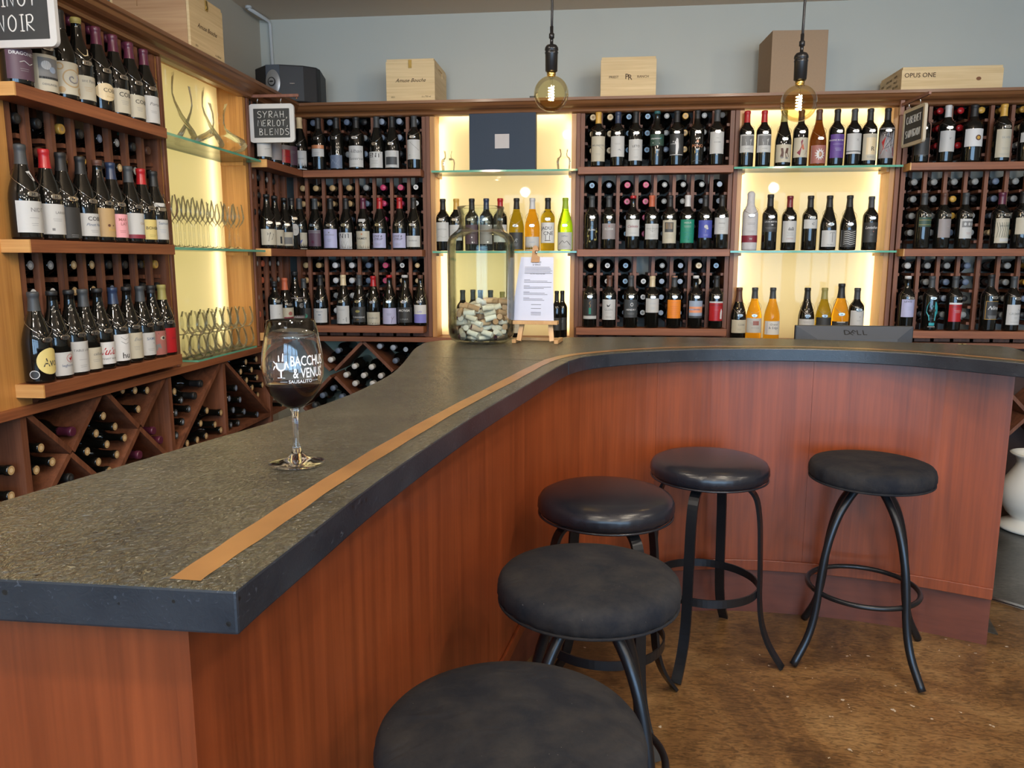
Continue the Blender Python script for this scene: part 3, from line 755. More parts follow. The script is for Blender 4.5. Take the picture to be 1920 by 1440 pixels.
def neck_tag(T):
    def f():
        mb = MB(); z0 = .186 if T == 'B' else .150; zt = .236 if T == 'B' else .228; pts = []
        for i in range(22):
            a = 2 * PI * i / 22; k = (1 - math.cos(a)) / 2; k = k ** .6
            z = z0 + (zt - z0) * k; r = rad(T, z) + .0016 + .006 * math.sin(PI * k)
            pts.append((r * math.sin(a), -r * math.cos(a), z))
        mb.tube(pts, .0008, 5, closed=True); return mb
    def g():
        mb = MB(); z0 = .184 if T == 'B' else .148; r = rad(T, z0) + .003; n = 20; w, h = .0155, .0085
        ring = lambda s, y: [(s * w * math.copysign(abs(math.cos(2 * PI * i / n)) ** .65, math.cos(2 * PI * i / n)), -r - y, z0 - .005 + s * h * math.copysign(abs(math.sin(2 * PI * i / n)) ** .65, math.sin(2 * PI * i / n))) for i in range(n)]
        A, B_, Cc = ring(1, 0), ring(1, .0018), ring(.84, .0026)
        mb.add(A + B_ + Cc, [(i, (i + 1) % n, n + (i + 1) % n, n + i) for i in range(n)] + [(n + i, n + (i + 1) % n, 2 * n + (i + 1) % n, 2 * n + i) for i in range(n)] + [tuple(range(2 * n, 3 * n)), tuple(range(n - 1, -1, -1))], 0, False)
        return mb
    return f, g
def number_mesh(T, s):
    def f():
        mb = MB(); z0 = .184 if T == 'B' else .148; r = rad(T, z0) + .0061
        flat_text(mb, s, (0, -r, z0 - .0094), .0088); return mb
    return cached(('engraved_number', T, s), f, M_TAG_INK)
def capsule(T, col, ln):
    def f():
        mb = MB(); z0 = .300 - ln; prof = [(rad(T, z0) + .0005, z0)]
        for k in range(1, 5):
            z = z0 + (.284 - z0) * k / 5; prof.append((rad(T, z) + .0006, z))
        prof += [(.0150, .2835), (.0164, .286), (.0164, .297), (.0150, .3008), (0, .3010)]
        return mb.lathe(prof, 20)
    return cached(('capsule', T, col, round(ln, 3)), f, K(col))
def body(T, g):
    return cached(('glass_body', T, g), lambda: MB().lathe(PROF[T], 28), GLASSES[g])
NB = 0
def child(name, me, parent):
    return link(name, me, parent)
def bottle(desc, loc, T='B', cap='black', ln=.062, g='dark', lab=None, rz=0.0, price=None, sc=1.0, group=None, tagged=True, wide=1.0, zsc=.93):
    """lab = (z0, z1, colour, [prints]); rz turns the label (0 faces -Y)"""
    global NB; NB += 1
    root = thing('wine_bottle', desc, 'bottle', loc, rz, group)
    root.scale = (wide * sc, wide * sc, sc * zsc)
    child('glass_body', body(T, g), root)
    if cap: child('capsule', capsule(T, cap, ln), root)
    if lab:
        z0, z1, col, prints = lab; hw = rad(T, (z0 + z1) / 2) * R(66)
        if col:
            me = cached(('label', T, z0, z1, col), lambda: (lambda m: (patch(m, T, z0, z1, -hw, hw), m)[1])(MB()), K(col))
            lo = child('label', me, root)
        else: lo = root
        if prints:
            mb, mats = art(T, z0, z1, hw, prints)
            mb.build('lettering', mats, lo)
    if tagged:
        fch, ftg = neck_tag(T)
        t = child('price_tag', cached(('price_tag', T), ftg, M_TAG), root)
        child('chain', cached(('chain', T), fch, M_TAG), t)
        if price: child('engraved_number', number_mesh(T, price), t)
    return root
def lines(z, n=3, w=.018, c='grey', dz=.006): return ('l', n, z, dz, w, c)

# standing bottles of the back wall:  (photo column, type, capsule, glass, label, text for the object label, price)
def back_row(where, shelf_z, rows, y=4.243, dy=0.0):
    for r in rows:
        u, T, cap, g, lab, desc = r[:6]; ex = r[6] if len(r) > 6 else {}
        z = shelf_z + .0005; x = along_x(u, y, z + .10)
        bottle(desc + ' ' + where, (x, y + ex.pop('dy', 0), z), T, cap, g=g, lab=lab, rz=ex.pop('rz', random.uniform(-.12, .12)), **ex)
Z1S, Z2S, Z3S = SH[0][1], SH[1][1], SH[2][1]
back_row('on top shelf left of jar', Z1S, [
 (598, 'B', 'black', 'dark', (.078, .122, 'pale', [('r', -.044, .044, .123, .143, 'copper'), lines(.10, 3)]), 'dark bottle with copper band over a white label', dict(price='38')),
 (632, 'B', 'black', 'dark', (.010, .085, 'slate', [('s', [(-.03, .03), (-.01, .06), (.005, .03), (.03, .07)], .0009, 'bluegrey'), ('s', [(-.03, .07), (0, .045), (.03, .02)], .0007, 'bluegrey')]), 'dark bottle with mottled blue-grey label', dict(price='65')),
 (669, 'B', 'black', 'dark', (.015, .135, 'pale', [('t', 'Alban', .020, 0, .095, 'picgrey', .4), ('t', 'Reserve', .017, 0, .055, 'picgrey', .4), lines(.03, 1)]), 'broad bottle with tall white label in grey script', dict(wide=1.12, price='95')),
 (707, 'U', 'dgrey', 'dark', (.010, .100, 'pale', [('t', 'ENT', .026, 0, .068, 'ink'), lines(.05, 4)]), 'bottle lettered ENT on a pale label', dict(price='58')),
 (736, 'U', 'black', 'dark', (.010, .105, 'pale', [('r', -.034, .034, .026, .070, 'dgrey'), ('p', [(-.034, .070), (-.034, .058), (.034, .058), (.034, .068), (.01, .074), (-.01, .072)], 'picgrey')]), 'bottle with a dark landscape picture on its pale label', dict(price='64')),
 (777, 'B', 'dgrey', 'dark', (.055, .165, 'pale', [('s', [(-.015, .150), (.035, .105)], .0008, 'ink'), ('t', 'rt', .010, -.02, .075, 'picgrey', .3)]), 'bottle with a thin diagonal line across its pale label', dict(price='95'))])
back_row('on middle shelf left of jar', Z2S, [
 (592, 'U', 'dgrey', 'dark', (.020, .115, 'plum', [('r', -.044, .044, .108, .112, 'grey'), ('r', -.044, .044, .098, .101, 'grey'), ('d', 0, .045, .008, 'wine')]), 'bottle with dark plum label and two fine silver bands', dict(price='38')),
 (621, 'U', 'black', 'dark', (.010, .120, 'lav', [('d', 0, .100, .004, 'picgrey'), ('t', 'HATCHINGS', .007, 0, .083, 'picgrey'), lines(.06, 3, .012)]), 'bottle with lavender label', dict(price='85')),
 (650, 'U', 'black', 'dark', (.005, .100, 'pale', [('t', 'NTI', .026, 0, .068, 'ink'), ('s', [(-.02, .02), (-.015, .05), (-.01, .02), (0, .05), (.01, .02), (.02, .05)], .0006, 'grey')]), 'bottle lettered NTI on a pale label', dict(price='58')),
 (682, 'U', 'wine', 'dark', (.005, .108, 'beige', [('d', 0, .090, .005, 'copper'), ('t', 'RAMEY', .013, 0, .058, 'ink'), lines(.045, 3), ('r', -.02, .02, .162, .178, 'pale')]), 'bottle lettered RAMEY with purple capsule and neck collar', dict(price='60')),
 (713, 'U', 'red', 'dark', (.010, .095, 'lav', [('t', 'LOVE &', .012, -.004, .072, 'ink', .3), ('t', 'SYRUP', .012, 0, .055, 'ink', .3), lines(.035, 3)]), 'red wax bottle, lavender label, left of the matching pair', dict(price='39')),
 (750, 'U', 'red', 'dark', (.010, .095, 'lav', [('t', 'LOVE &', .012, -.004, .072, 'ink', .3), ('t', 'SYRUP', .012, 0, .055, 'ink', .3), lines(.035, 3)]), 'red wax bottle, lavender label, right of the matching pair', dict(price='39')),
 (776, 'U', 'black', 'dark', (.015, .080, 'pale', [('t', 'Sandlands', .009, 0, .048, 'picgrey', .4)]), 'bottle with small white label in thin grey script', dict(price='42'))])
back_row('on lowest shelf left of jar', Z3S, [
 (602, 'U', 'black', 'dark', (.015, .100, 'pale', [('t', 'MIGNON', .006, 0, .078, 'slate'), ('r', -.008, .008, .060, .065, 'slate'), lines(.05, 4, .014, 'bluegrey')]), 'bottle with white label and small blue print', dict(price='35')),
 (645, 'U', 'cream', 'dark', (.010, .117, 'pale', [lines(.095, 2, .02), ('p', [(-.03, .025), (-.015, .045), (.01, .035), (.03, .05), (.03, .02), (-.03, .02)], 'grey')]), 'bottle with cream foil and a hill sketch label', dict(price='52')),
 (675, 'U', 'dgrey', 'dark', (.020, .112, 'ink', [('d', 0, .085, .013, 'olive', .6), ('t', 'BOURGOGNE', .009, 0, .045, 'white'), ('t', '2019', .005, 0, .032, 'gold')]), 'bottle with black and gold Bourgogne label', dict(price='42')),
 (701, 'U', 'red', 'dark', (.005, .082, 'beige', [('t', 'Sandlands', .010, 0, .042, 'picgrey', .5)]), 'red wax topped bottle with a cream script label', dict(price='39', sc=.98)),
 (731, 'U', 'red', 'dark', (.010, .105, 'lav', [lines(.07, 2, .014, 'slate'), ('s', [(.012, .015), (.018, .04), (.030, .055)], .0008, 'ink'), ('s', [(.018, .04), (.012, .055)], .0007, 'ink')]), 'bottle with a bare branch drawn on its bluish label', dict(ln=.012, price='48')),
 (760, 'U', 'silver', 'dark', (.020, .110, 'ink', [('t', 'MOVIA', .014, 0, .085, 'white', .3), ('t', 'LUNAR', .010, 0, .035, 'grey')]), 'black labelled bottle with slanted white lettering', dict(ln=.010, price='48', wide=1.1)),
 (789, 'U', 'brown', 'dark', (.018, .125, 'white', [('r', -.046, .046, .018, .070, 'peri'), ('t', 'Lola', .012, 0, .080, 'peri', .2)]), 'slim bottle with white over periwinkle blue label', dict(price='47', wide=.92, ln=.02))])
# corner bottles
back_row('beside the Syrah sign', Z1S, [(563, 'U', 'cream', 'dark', (.004, .110, 'pale', [('t', 'Saxum', .012, .004, .060, 'picgrey', .5), lines(.03, 2)]), 'cream topped bottle with white script label', dict(price='70'))], y=4.225)
back_row('', Z2S, [(563, 'U', 'dgrey', 'dark', (.004, .100, 'beige', [('p', [(-.02, .05), (-.008, .065), (.0, .05), (.018, .06), (.006, .035), (-.006, .03)], 'blue'), lines(.09, 1)]), 'bottle with a blue bird on its cream label in the middle shelf corner', dict(price='44', rz=.25))], y=4.225)
back_row('', Z3S, [(571, 'U', 'dgrey', 'dark', (.02, .110, 'ink', [('d', 0, .060, .022, 'green', .7), ('d', .006, .065, .008, 'dkgreen')]), 'small bottle with a green picture on dark label in the lowest shelf corner', dict(sc=.93, price='34', rz=.25))], y=4.225)
N1 = Z2S - .0075
back_row('on glass shelf behind jar', N1, [
 (831, 'B', 'black', 'dark', (.055, .165, 'pale', [('t', 'ARISTON', .009, 0, .120, 'grey'), ('s', [(-.03, .075), (-.01, .088), (.01, .076), (.03, .085)], .0006, 'grey')]), 'dark bottle with white mountain-line label at the left end', {}),
 (856, 'B', 'gold', 'dark', (.060, .150, 'pale', [lines(.12, 4)]), 'gold topped dark bottle, second from the left', {}),
 (885, 'B', 'black', 'dark', (.04, .150, 'plum', [lines(.12, 3)]), 'dark bottle with plum label seen through the jar', {}),
 (912, 'B', 'navy', 'dark', (.04, .150, 'mgrey', [lines(.12, 3)]), 'navy topped bottle with grey label seen through the jar', {}),
 (938, 'B', 'red', 'dark', (.05, .150, 'pale', [lines(.12, 3)]), 'red topped bottle partly hidden by the jar', {}),
 (968.5, 'U', 'black', 'olive', (.008, .105, 'ink', [('t', 'R', .020, 0, .050, 'grey', .5), lines(.04, 3, .016)]), 'olive glass bottle with black label', dict(price='68')),
 (998, 'U', 'silver', 'amber', (.004, .080, 'pale', [('t', 'RAEN', .008, 0, .045, 'bluegrey', .3)]), 'amber bottle with silver capsule', dict(price='75')),
 (1027, 'B', 'black', 'olive', (.045, .160, 'white', [('t', 'JADU', .018, -.008, .120, 'ink'), ('t', 'CNE', .020, .004, .090, 'ink'), ('r', -.012, -.009, .062, .088, 'ink'), ('r', .009, .012, .062, .088, 'ink'), ('r', -.016, .016, .056, .060, 'ink')]), 'olive bottle with bold black letters on white label', dict(price='35')),
 (1059.6, 'U', 'ygreen', 'bgreen', (.006, .105, 'pale', [('t', 'LAPILLI', .008, 0, .080, 'slate'), ('s', [(-.034, .035), (-.012, .058), (0, .045), (.012, .056), (.034, .032)], .0013, 'ink'), lines(.025, 2, .015)]), 'bright green bottle with a mountain line label', dict(price='33'))], y=4.25)
back_row('behind jar and easel', .9695, [
 (1043.5, 'B', 'black', 'dark', (.05, .13, 'ink', [lines(.11, 3, .012)]), 'slim dark bottle, left of the pair', dict(wide=.8, sc=.92, tagged=False)),
 (1053.5, 'B', 'black', 'dark', (.05, .13, 'ink', [lines(.11, 3, .012)]), 'slim dark bottle, right of the pair', dict(wide=.8, sc=.92, tagged=False, dy=.03)),
 (968, 'B', 'dgrey', 'dark', (.04, .12, 'beige', [lines(.09, 2)]), 'dark bottle with beige label standing low', dict(sc=.7, tagged=False)),
 (868, 'B', 'dgrey', 'dark', None, 'dark bottle seen low through the jar, first from the left', dict(sc=.93, tagged=False)),
 (884, 'B', 'dgrey', 'dark', None, 'dark bottle seen low through the jar, second from the left', dict(sc=.93, tagged=False, dy=.06)),
 (901, 'B', 'dgrey', 'dark', None, 'dark bottle seen low through the jar, third from the left', dict(sc=.93, tagged=False)),
 (920, 'B', 'dgrey', 'dark', None, 'dark bottle seen low through the jar, fourth from the left', dict(sc=.93, tagged=False)),
 (942, 'U', 'olive', 'olive', None, 'olive bottle seen low through the jar', dict(sc=.9, tagged=False))], y=4.26)
back_row('on centre rack top shelf', Z1S, [
 (1121.5, 'B', 'gold', 'dark', (.029, .166, 'beige', [('t', 'MELANSON', .009, 0, .112, 'picgrey'), ('s', [(.0, .115), (.02, .10), (.030, .09)], .0007, 'grey'), lines(.07, 2, .013)]), 'gold topped bottle with tall beige label', dict(price='98')),
 (1158, 'B', 'navy', 'dark', (.053, .165, 'pale', [lines(.125, 2, .016), ('p', [(.0, .09), (.012, .095), (.02, .085), (.006, .088)], 'grey')]), 'navy topped bottle with pale grey label', dict(price='110')),
 (1191, 'B', 'black', 'dark', (.031, .146, 'pale', [('t', 'LETO', .012, 0, .103, 'ink'), lines(.088, 1, .016), lines(.05, 2, .012)]), 'bottle with LETO on its pale label', dict(price='48')),
 (1231, 'B', 'teal', 'dark', (.110, .172, 'dkgreen', [('t', 'adaptation', .009, -.012, .145, 'white'), ('d', .018, .150, .004, 'aqua'), ('d', -.024, .125, .0025, 'white'), ('d', .010, .122, .002, 'white')]), 'teal topped bottle with dark green upper label', dict(price='32', ln=.014)),
 (1268, 'B', 'black', 'dark', (.055, .172, 'ink', [('d', -.006, .102, .030, 'dgrey'), ('p', [(-.004, .062), (.006, .062), (.012, .10), (.008, .145), (.0, .150), (-.006, .13), (-.02, .135), (-.02, .128), (-.004, .115)], 'silver'), ('t', 'OSPREY', .007, -.018, .115, 'silver'), ('r', -.038, .038, .058, .061, 'silver')]), 'black label bottle with a silver standing figure', dict(price='85')),
 (1306, 'B', 'black', 'dark', (.02, .16, None, [('t', 'PONO', .016, 0, .098, 'copper', 0, .9), ('d', 0, .130, .006, 'copper', 1.3), ('s', [(-.03, .02), (-.01, .028), (.01, .026), (.03, .02)], .0007, 'grey')]), 'unlabelled bottle printed PONO in copper', dict(price='75', ln=.045)),
 (1343, 'B', 'dgrey', 'dark', (.062, .180, 'pale', [('t', 'DARMS', .008, 0, .120, 'grey'), ('r', -.007, .007, .145, .147, 'grey')]), 'dark capped bottle with plain whitish label at the right end', dict(price='95'))])
back_row('on centre rack middle shelf', Z2S, [
 (1109, 'B', 'dgrey', 'dark', (.03, .17, None, [('s', [(-.03, .03), (-.018, .06), (-.026, .09), (-.01, .12), (.0, .15)], .0009, 'olive'), ('s', [(.03, .05), (.018, .09), (.026, .12)], .0009, 'olive'), ('d', -.022, .075, .006, 'olive'), ('d', .026, .10, .006, 'olive'), ('d', .018, .055, .006, 'olive'), ('d', -.012, .045, .005, 'olive'), ('t', 'OLEMA', .009, -.002, .105, 'white')]), 'bottle wrapped in a gold leaf pattern', dict(price='65')),
 (1141, 'B', 'dgrey', 'dark', (.057, .145, 'mgrey', [('t', 'ROAM', .012, 0, .108, 'pale'), ('d', 0, .130, .005, 'rose'), lines(.09, 2, .02)]), 'bottle with mid grey label', dict(price='68')),
 (1186, 'B', 'red', 'dark', (.073, .165, 'pale', [('t', 'Celeste', .014, 0, .122, 'maroon', .4), lines(.09, 1, .02)]), 'red lipped bottle with Celeste on white label', dict(price='85', ln=.014)),
 (1221, 'B', 'coral', 'dark', (.055, .142, 'pale', [('s', [(0, .095), (0, .132)], .0007, 'grey'), ('s', [(-.016, .11), (0, .098), (.016, .11)], .0007, 'grey'), ('t', 'LEWIS CELLARS', .007, 0, .112, 'grey'), lines(.08, 3, .014)]), 'coral topped bottle with a pale anchor label', dict(price='98')),
 (1255, 'B', 'black', 'dark', (.033, .162, 'beige', [('r', -.026, .022, .095, .150, 'dgrey'), ('r', -.022, .018, .112, .146, 'tan'), lines(.08, 4, .018)]), 'bottle with a framed landscape on cream label', dict(price='98')),
 (1288, 'B', 'silver', 'dark', (.035, .165, 'green', [('t', 'HOUR', .010, 0, .142, 'pale'), lines(.128, 2, .02, 'pale'), ('s', [(-.02, .06), (.0, .075), (.006, .05), (.012, .11)], .0009, 'aqua'), ('s', [(-.028, .09), (.0, .095), (.025, .085)], .0007, 'aqua')]), 'silver topped bottle with bright green label', dict(price='56')),
 (1321, 'B', 'black', 'dark', (.063, .160, 'blue', [('d', 0, .125, .010, 'pale'), ('d', .007, .115, .006, 'pale'), ('s', [(0, .12), (-.002, .09)], .0009, 'pale'), lines(.08, 2, .013, 'lav')]), 'bottle with royal blue label and white flower', dict(price='55')),
 (1352, 'B', 'black', 'dark', (.083, .175, 'pale', [('t', 'Seavey', .009, 0, .140, 'picgrey', .3), lines(.12, 3, .014)]), 'bottle with small whitish label at the right end', dict(price='85'))])
back_row('on centre rack lowest shelf', Z3S, [
 (1106, 'B', 'brown', 'dark', (.050, .165, 'ink', [('r', -.0435, .0435, .050, .068, 'pale'), ('r', -.006, .006, .078, .115, 'green'), ('s', [(0, .115), (.004, .13), (-.004, .14), (.003, .152)], .0016, 'tan'), ('r', -.0435, -.0425, .05, .165, 'pale')]), 'black label bottle with a pale green heron picture', dict(price='58')),
 (1142, 'B', 'brown', 'dark', (.046, .163, 'pale', [('t', 'GLEN', .013, 0, .098, 'grey'), lines(.085, 1), ('p', [(-.01, .135), (0, .128), (.012, .138), (.004, .122), (-.006, .120)], 'ink'), ('t', 'Cabernet', .006, 0, .06, 'picgrey', .3)]), 'bottle with GLEN on a white label', dict(price='92')),
 (1182, 'B', 'dgrey', 'dark', (.060, .163, 'dgrey', [('d', .004, .135, .008, 'pale', 1.3), ('d', .004, .135, .005, 'dgrey', 1.3), ('t', 'HENDRY', .010, 0, .100, 'white'), lines(.085, 2, .02, 'grey')]), 'dark grey label bottle with a white crest', dict(price='55')),
 (1222, 'B', 'cream', 'dark', (.090, .172, 'pale', [lines(.145, 2, .018, 'bluegrey'), lines(.12, 3, .012, 'bluegrey')]), 'cream topped bottle with high whitish label', dict(price='65', sc=.99)),
 (1263, 'B', 'dgrey', 'dark', (.057, .163, 'orange', [lines(.148, 1, .024, 'copper'), lines(.125, 5, .022, 'coral', .011), ('r', -.0158, .0158, .2915, .296, 'copper')]), 'bottle with bright orange label', dict(price='98')),
 (1303, 'B', 'white', 'dark', (.060, .158, 'bluegrey', [('r', -.043, .043, .090, .125, 'sunset'), ('r', -.043, .043, .104, .112, 'lav'), ('r', -.043, .043, .060, .072, 'dgrey')]), 'white lipped bottle with a sunset photograph label', dict(price='95', ln=.008)),
 (1341.6, 'B', 'black', 'dark', (.044, .155, 'red', [('r', -.043, .043, .146, .155, 'pale'), ('t', 'LIGHT HORSE', .008, 0, .130, 'ink'), lines(.11, 2, .014, 'rose'), ('p', [(.022, .055), (.034, .055), (.036, .10), (.028, .115), (.022, .09)], 'white')]), 'bottle with scarlet label and a white figure', dict(price='56'))])
back_row('on top glass shelf, right niche', Z1S - .0075, [
 (1399, 'B', 'red', 'dark', (.075, .172, 'pale', [('r', -.034, .038, .112, .164, 'picgrey'), ('p', [(-.012, .128), (.016, .128), (.022, .15), (.01, .142), (-.014, .146)], 'pale'), ('r', -.010, -.007, .114, .13, 'pale'), ('r', .012, .015, .114, .13, 'pale'), ('t', 'HORSE', .006, 0, .092, 'grey')]), 'red topped horse picture bottle, leftmost', dict(price='58')),
 (1431, 'B', 'red', 'dark', (.075, .172, 'pale', [('r', -.034, .038, .112, .164, 'picgrey'), ('p', [(-.012, .128), (.016, .128), (.022, .15), (.01, .142), (-.014, .146)], 'pale'), ('r', -.010, -.007, .114, .13, 'pale'), ('r', .012, .015, .114, .13, 'pale'), ('t', 'HORSE', .006, 0, .092, 'grey')]), 'red topped horse picture bottle, second', dict(price='58')),
 (1468, 'U', 'olive', 'dark', (.020, .115, 'beige', [('p', [(-.022, .05), (-.006, .045), (-.004, .07), (-.008, .095), (-.02, .095), (-.016, .07)], 'brown'), ('p', [(.006, .045), (.024, .05), (.016, .07), (.02, .095), (.008, .095), (.002, .07)], 'brown'), ('d', -.012, .045, .008, 'picgrey', .6), ('d', .012, .042, .008, 'picgrey', .6)]), 'olive capped bottle with brown shoes on cream label', dict(price='85')),
 (1500, 'B', 'brown', 'dark', (.045, .150, 'beige', [('p', [(-.024, .07), (-.008, .055), (.02, .06), (.028, .075), (.014, .115), (.002, .140), (-.006, .128), (-.002, .105), (-.01, .085)], 'maroon'), ('p', [(-.002, .10), (.006, .085), (.014, .088), (.006, .12)], 'coral')]), 'bottle with a red high heeled shoe on its label', dict(price='48')),
 (1533, 'U', 'brown', 'brown', (.012, .108, 'rose', [('p', [(.028 * math.cos(k * PI / 12) * (1 if k % 2 else .55), .060 + .034 * math.sin(k * PI / 12) * (1 if k % 2 else .55)) for k in range(24)], 'white'), ('d', 0, .060, .007, 'tan'), ('r', -.047, -.045, .012, .108, 'pale')]), 'brown glass bottle with a daisy label', dict(price='42', ln=.055)),
 (1567, 'B', 'black', 'dark', (.040, .165, 'purple', [('t', 'ENGINE ROOM', .008, -.012, .130, 'white'), lines(.112, 1, .03, 'lav'), lines(.09, 3, .018, 'lav')]), 'bottle with purple label', dict(price='78')),
 (1599, 'B', 'dgrey', 'dark', (.060, .168, 'pale', [('r', -.0437, .0437, .072, .076, 'ink'), ('t', 'X', .012, .012, .128, 'grey')]), 'bottle with white label above a black line', dict(price='48')),
 (1628.5, 'B', 'black', 'dark', (.025, .165, 'beige', [('r', -.024, .024, .055, .145, 'cream'), ('t', 'R', .022, .008, .075, 'ink', .0), ('t', 'THREE', .009, 0, .038, 'grey')]), 'bottle with a black R on tan label', dict(price='72')),
 (1661, 'B', 'black', 'dark', (.035, .195, 'mgrey', [('p', [(-.035, .06), (-.02, .09), (-.03, .12), (-.01, .15), (-.02, .10), (.0, .07)], 'red'), ('p', [(.0, .05), (.03, .06), (.02, .10), (.03, .09), (.035, .045)], 'maroon'), ('p', [(-.01, .11), (.02, .12), (.03, .16), (.0, .18)], 'slate'), ('s', [(-.03, .05), (.0, .13), (.02, .06), (.03, .18), (-.02, .17)], .0013, 'white'), ('s', [(-.03, .16), (.02, .14), (-.02, .08), (.03, .11)], .0013, 'ink')]), 'bottle with red and grey street art label', dict(price='60'))], y=4.25)
wrapped = [(315, 0)]
back_row('on middle glass shelf, right niche', Z2S - .0075, [
 (1442, 'B', 'black', 'dark', (.100, .165, 'ink', [('t', 'LOUIS MARTINI', .007, 0, .150, 'white'), ('d', .005, .137, .006, 'pale', .6), lines(.122, 2, .03, 'grey')]), 'bottle with black label in thin white print', dict(price='125', sc=1.03)),
 (1478.5, 'B', 'dkred', 'dark', (.045, .162, 'pale', [('r', -.012, .018, .110, .118, 'picgrey'), ('p', [(-.012, .118), (-.006, .128), (.0, .12), (.012, .13), (.018, .118)], 'picgrey'), lines(.10, 4, .018), ('t', 'CHATEAU', .006, 0, .062, 'rose')]), 'dark red capped bottle with a castle sketch label', dict(price='88')),
 (1517, 'B', 'black', 'dark', (.120, .170, 'pale', [('t', 'C', .012, .006, .140, 'ink', 0, 1.4)]), 'bottle with a small square C label', dict(price='350')),
 (1552.5, 'U', 'black', 'dark', (.020, .110, 'pale', [('r', .008, .011, .045, .098, 'picgrey'), ('s', [(-.004, .092), (.0, .098), (.02, .098), (.024, .092)], .001, 'picgrey'), ('t', 'The Mark', .007, 0, .028, 'grey', .4)]), 'bottle with a corkscrew on its pale label', dict(price='85')),
 (1590, 'U', 'black', 'dark', (.018, .112, 'ink', [('s', [(-.03, .10 - .011 * k), (-.012, .105 - .011 * k), (.006, .097 - .011 * k), (.032, .104 - .011 * k)], .0019, 'white') for k in range(7)] + [('r', -.0455, -.044, .02, .11, 'white')]), 'bottle with a black and white striped label', dict(price='85')),
 (1630.6, 'B', 'dgrey', 'dark', (.045, .155, 'ink', [('t', 'Leviathan', .015, -.002, .120, 'white', .4, .8), ('d', .008, .105, .003, 'rose'), lines(.09, 2, .008, 'grey')]), 'matte black labelled bottle in white script', dict(price='60', sc=.98))], y=4.25)
# paper wrapped bottle
p = (along_x(1405.6, 4.25, Z2S + .1), 4.25, Z2S - .0070)
rt = thing('wine_bottle', 'bottle wrapped in white tissue with a red band on the middle glass shelf', 'bottle', p)
mb = MB(); mb.lathe([(0, 0), (.038, .001), (.0392, .01), (.0395, .188), (.036, .203), (.026, .220), (.020, .236), (.0185, .27), (.0195, .292), (.012, .303), (.004, .306), (0, .304)], 26, rfun=lambda a, z: 1 + .03 * math.sin(a * 7 + z * 60) * (1 if z > .2 else .25))
mb.build('tissue_wrap', plain('white_tissue', (.55, .54, .55), .7, noise=.15, nscale=60, bump=.3), rt)
mb = MB(); n = 24; mb.lathe([(.0402, .042), (.0402, .078)], 26); mb.build('red_band', K('maroon'), rt)
mb, mats = art('B', .04, .18, .04, [lines(.14, 2, .02), lines(.10, 2, .014), ('t', 'W', .01, 0, .055, 'pale')]); o = mb.build('lettering', mats, rt); o.scale = (1.06, 1.06, 1)
f_, g_ = neck_tag('B'); t = child('price_tag', cached(('price_tag', 'B'), g_, M_TAG), rt); t.scale = (1.05, 1.05, 1); child('chain', cached(('chain', 'B'), f_, M_TAG), t)
back_row('on right niche ledge', .9695, [
 (1384, 'U', 'brown', 'dark', (.043, .118, 'beige', [('t', 'COBB', .010, .010, .085, 'picgrey'), lines(.065, 2, .012)]), 'dark bottle with COBB label', dict(price='65', ln=.08)),
 (1413, 'U', 'dgrey', 'amber', (.045, .128, 'pale', [('r', -.006, .026, .088, .112, 'rose'), lines(.10, 3, .02, 'mgrey'), ('t', 'PATZ HALL', .006, .008, .070, 'grey')]), 'amber bottle with a building sketch label', dict(price='45')),
 (1446.6, 'U', 'dgrey', 'amber', (.035, .112, 'white', [('t', 'Grand', .012, .004, .088, 'picgrey', .3), ('t', '& Edge', .013, .004, .068, 'slate'), ('s', [(-.03, .108), (-.03, .04)], .0007, 'peri')]), 'amber bottle with Grand Edge on white label', dict(tagged=False)),
 (1511, 'U', 'black', 'dark', (.02, .125, 'pale', [lines(.11, 2, .02)]), 'dark bottle just left of centre behind the monitor', dict(price='150')),
 (1543, 'U', 'olive', 'olive', (.02, .135, 'ink', []), 'olive bottle with gold wax standing behind the monitor', dict(price='78')),
 (1574, 'U', 'black', 'amber', (.02, .105, 'ink', [('r', -.02, .02, .10, .104, 'pale')]), 'tallest amber bottle behind the monitor', dict(price='98', sc=1.08, ln=.075)),
 (1604, 'B', 'dgrey', 'dark', (.02, .175, 'pale', [('t', '1', .009, .006, .135, 'ink'), lines(.12, 2, .010)]), 'dark bottle with tall whitish label behind the monitor', dict(price='45'))], y=4.25)
back_row('on right rack top shelf', Z1S, [
 (1727, 'B', 'black', 'dark', (.040, .13, 'ink', [lines(.12, 1, .014, 'grey'), lines(.04, 2, .02, 'grey')]), 'dark bottle half hidden by the Cabernet sign', dict(price='85')),
 (1773.6, 'B', 'silver', 'dark', (.056, .165, 'pale', [('t', 'V', .012, .004, .118, 'picgrey', .4)]), 'silver topped bottle with a plain whitish label', dict(price='100')),
 (1822, 'B', 'black', 'dark', (.080, .172, 'white', [('d', .010, .125, .012, 'brown', 1.2), ('d', .010, .125, .007, 'gold', 1.2)]), 'broad shouldered bottle with a gold seal on white label', dict(wide=1.2, tagged=False, sc=1.0)),
 (1877.6, 'B', 'gold', 'dark', (.022, .168, 'beige', [('t', 'SILVER', .010, 0, .120, 'grey'), lines(.07, 2), lines(.04, 2, .024)]), 'gold topped bottle with tall cream label', dict(price='120', wide=1.05)),
 (1925, 'B', 'black', 'dark', (.10, .15, 'pale', [lines(.13, 2, .012)]), 'bottle with small cream label at the picture edge', {})])
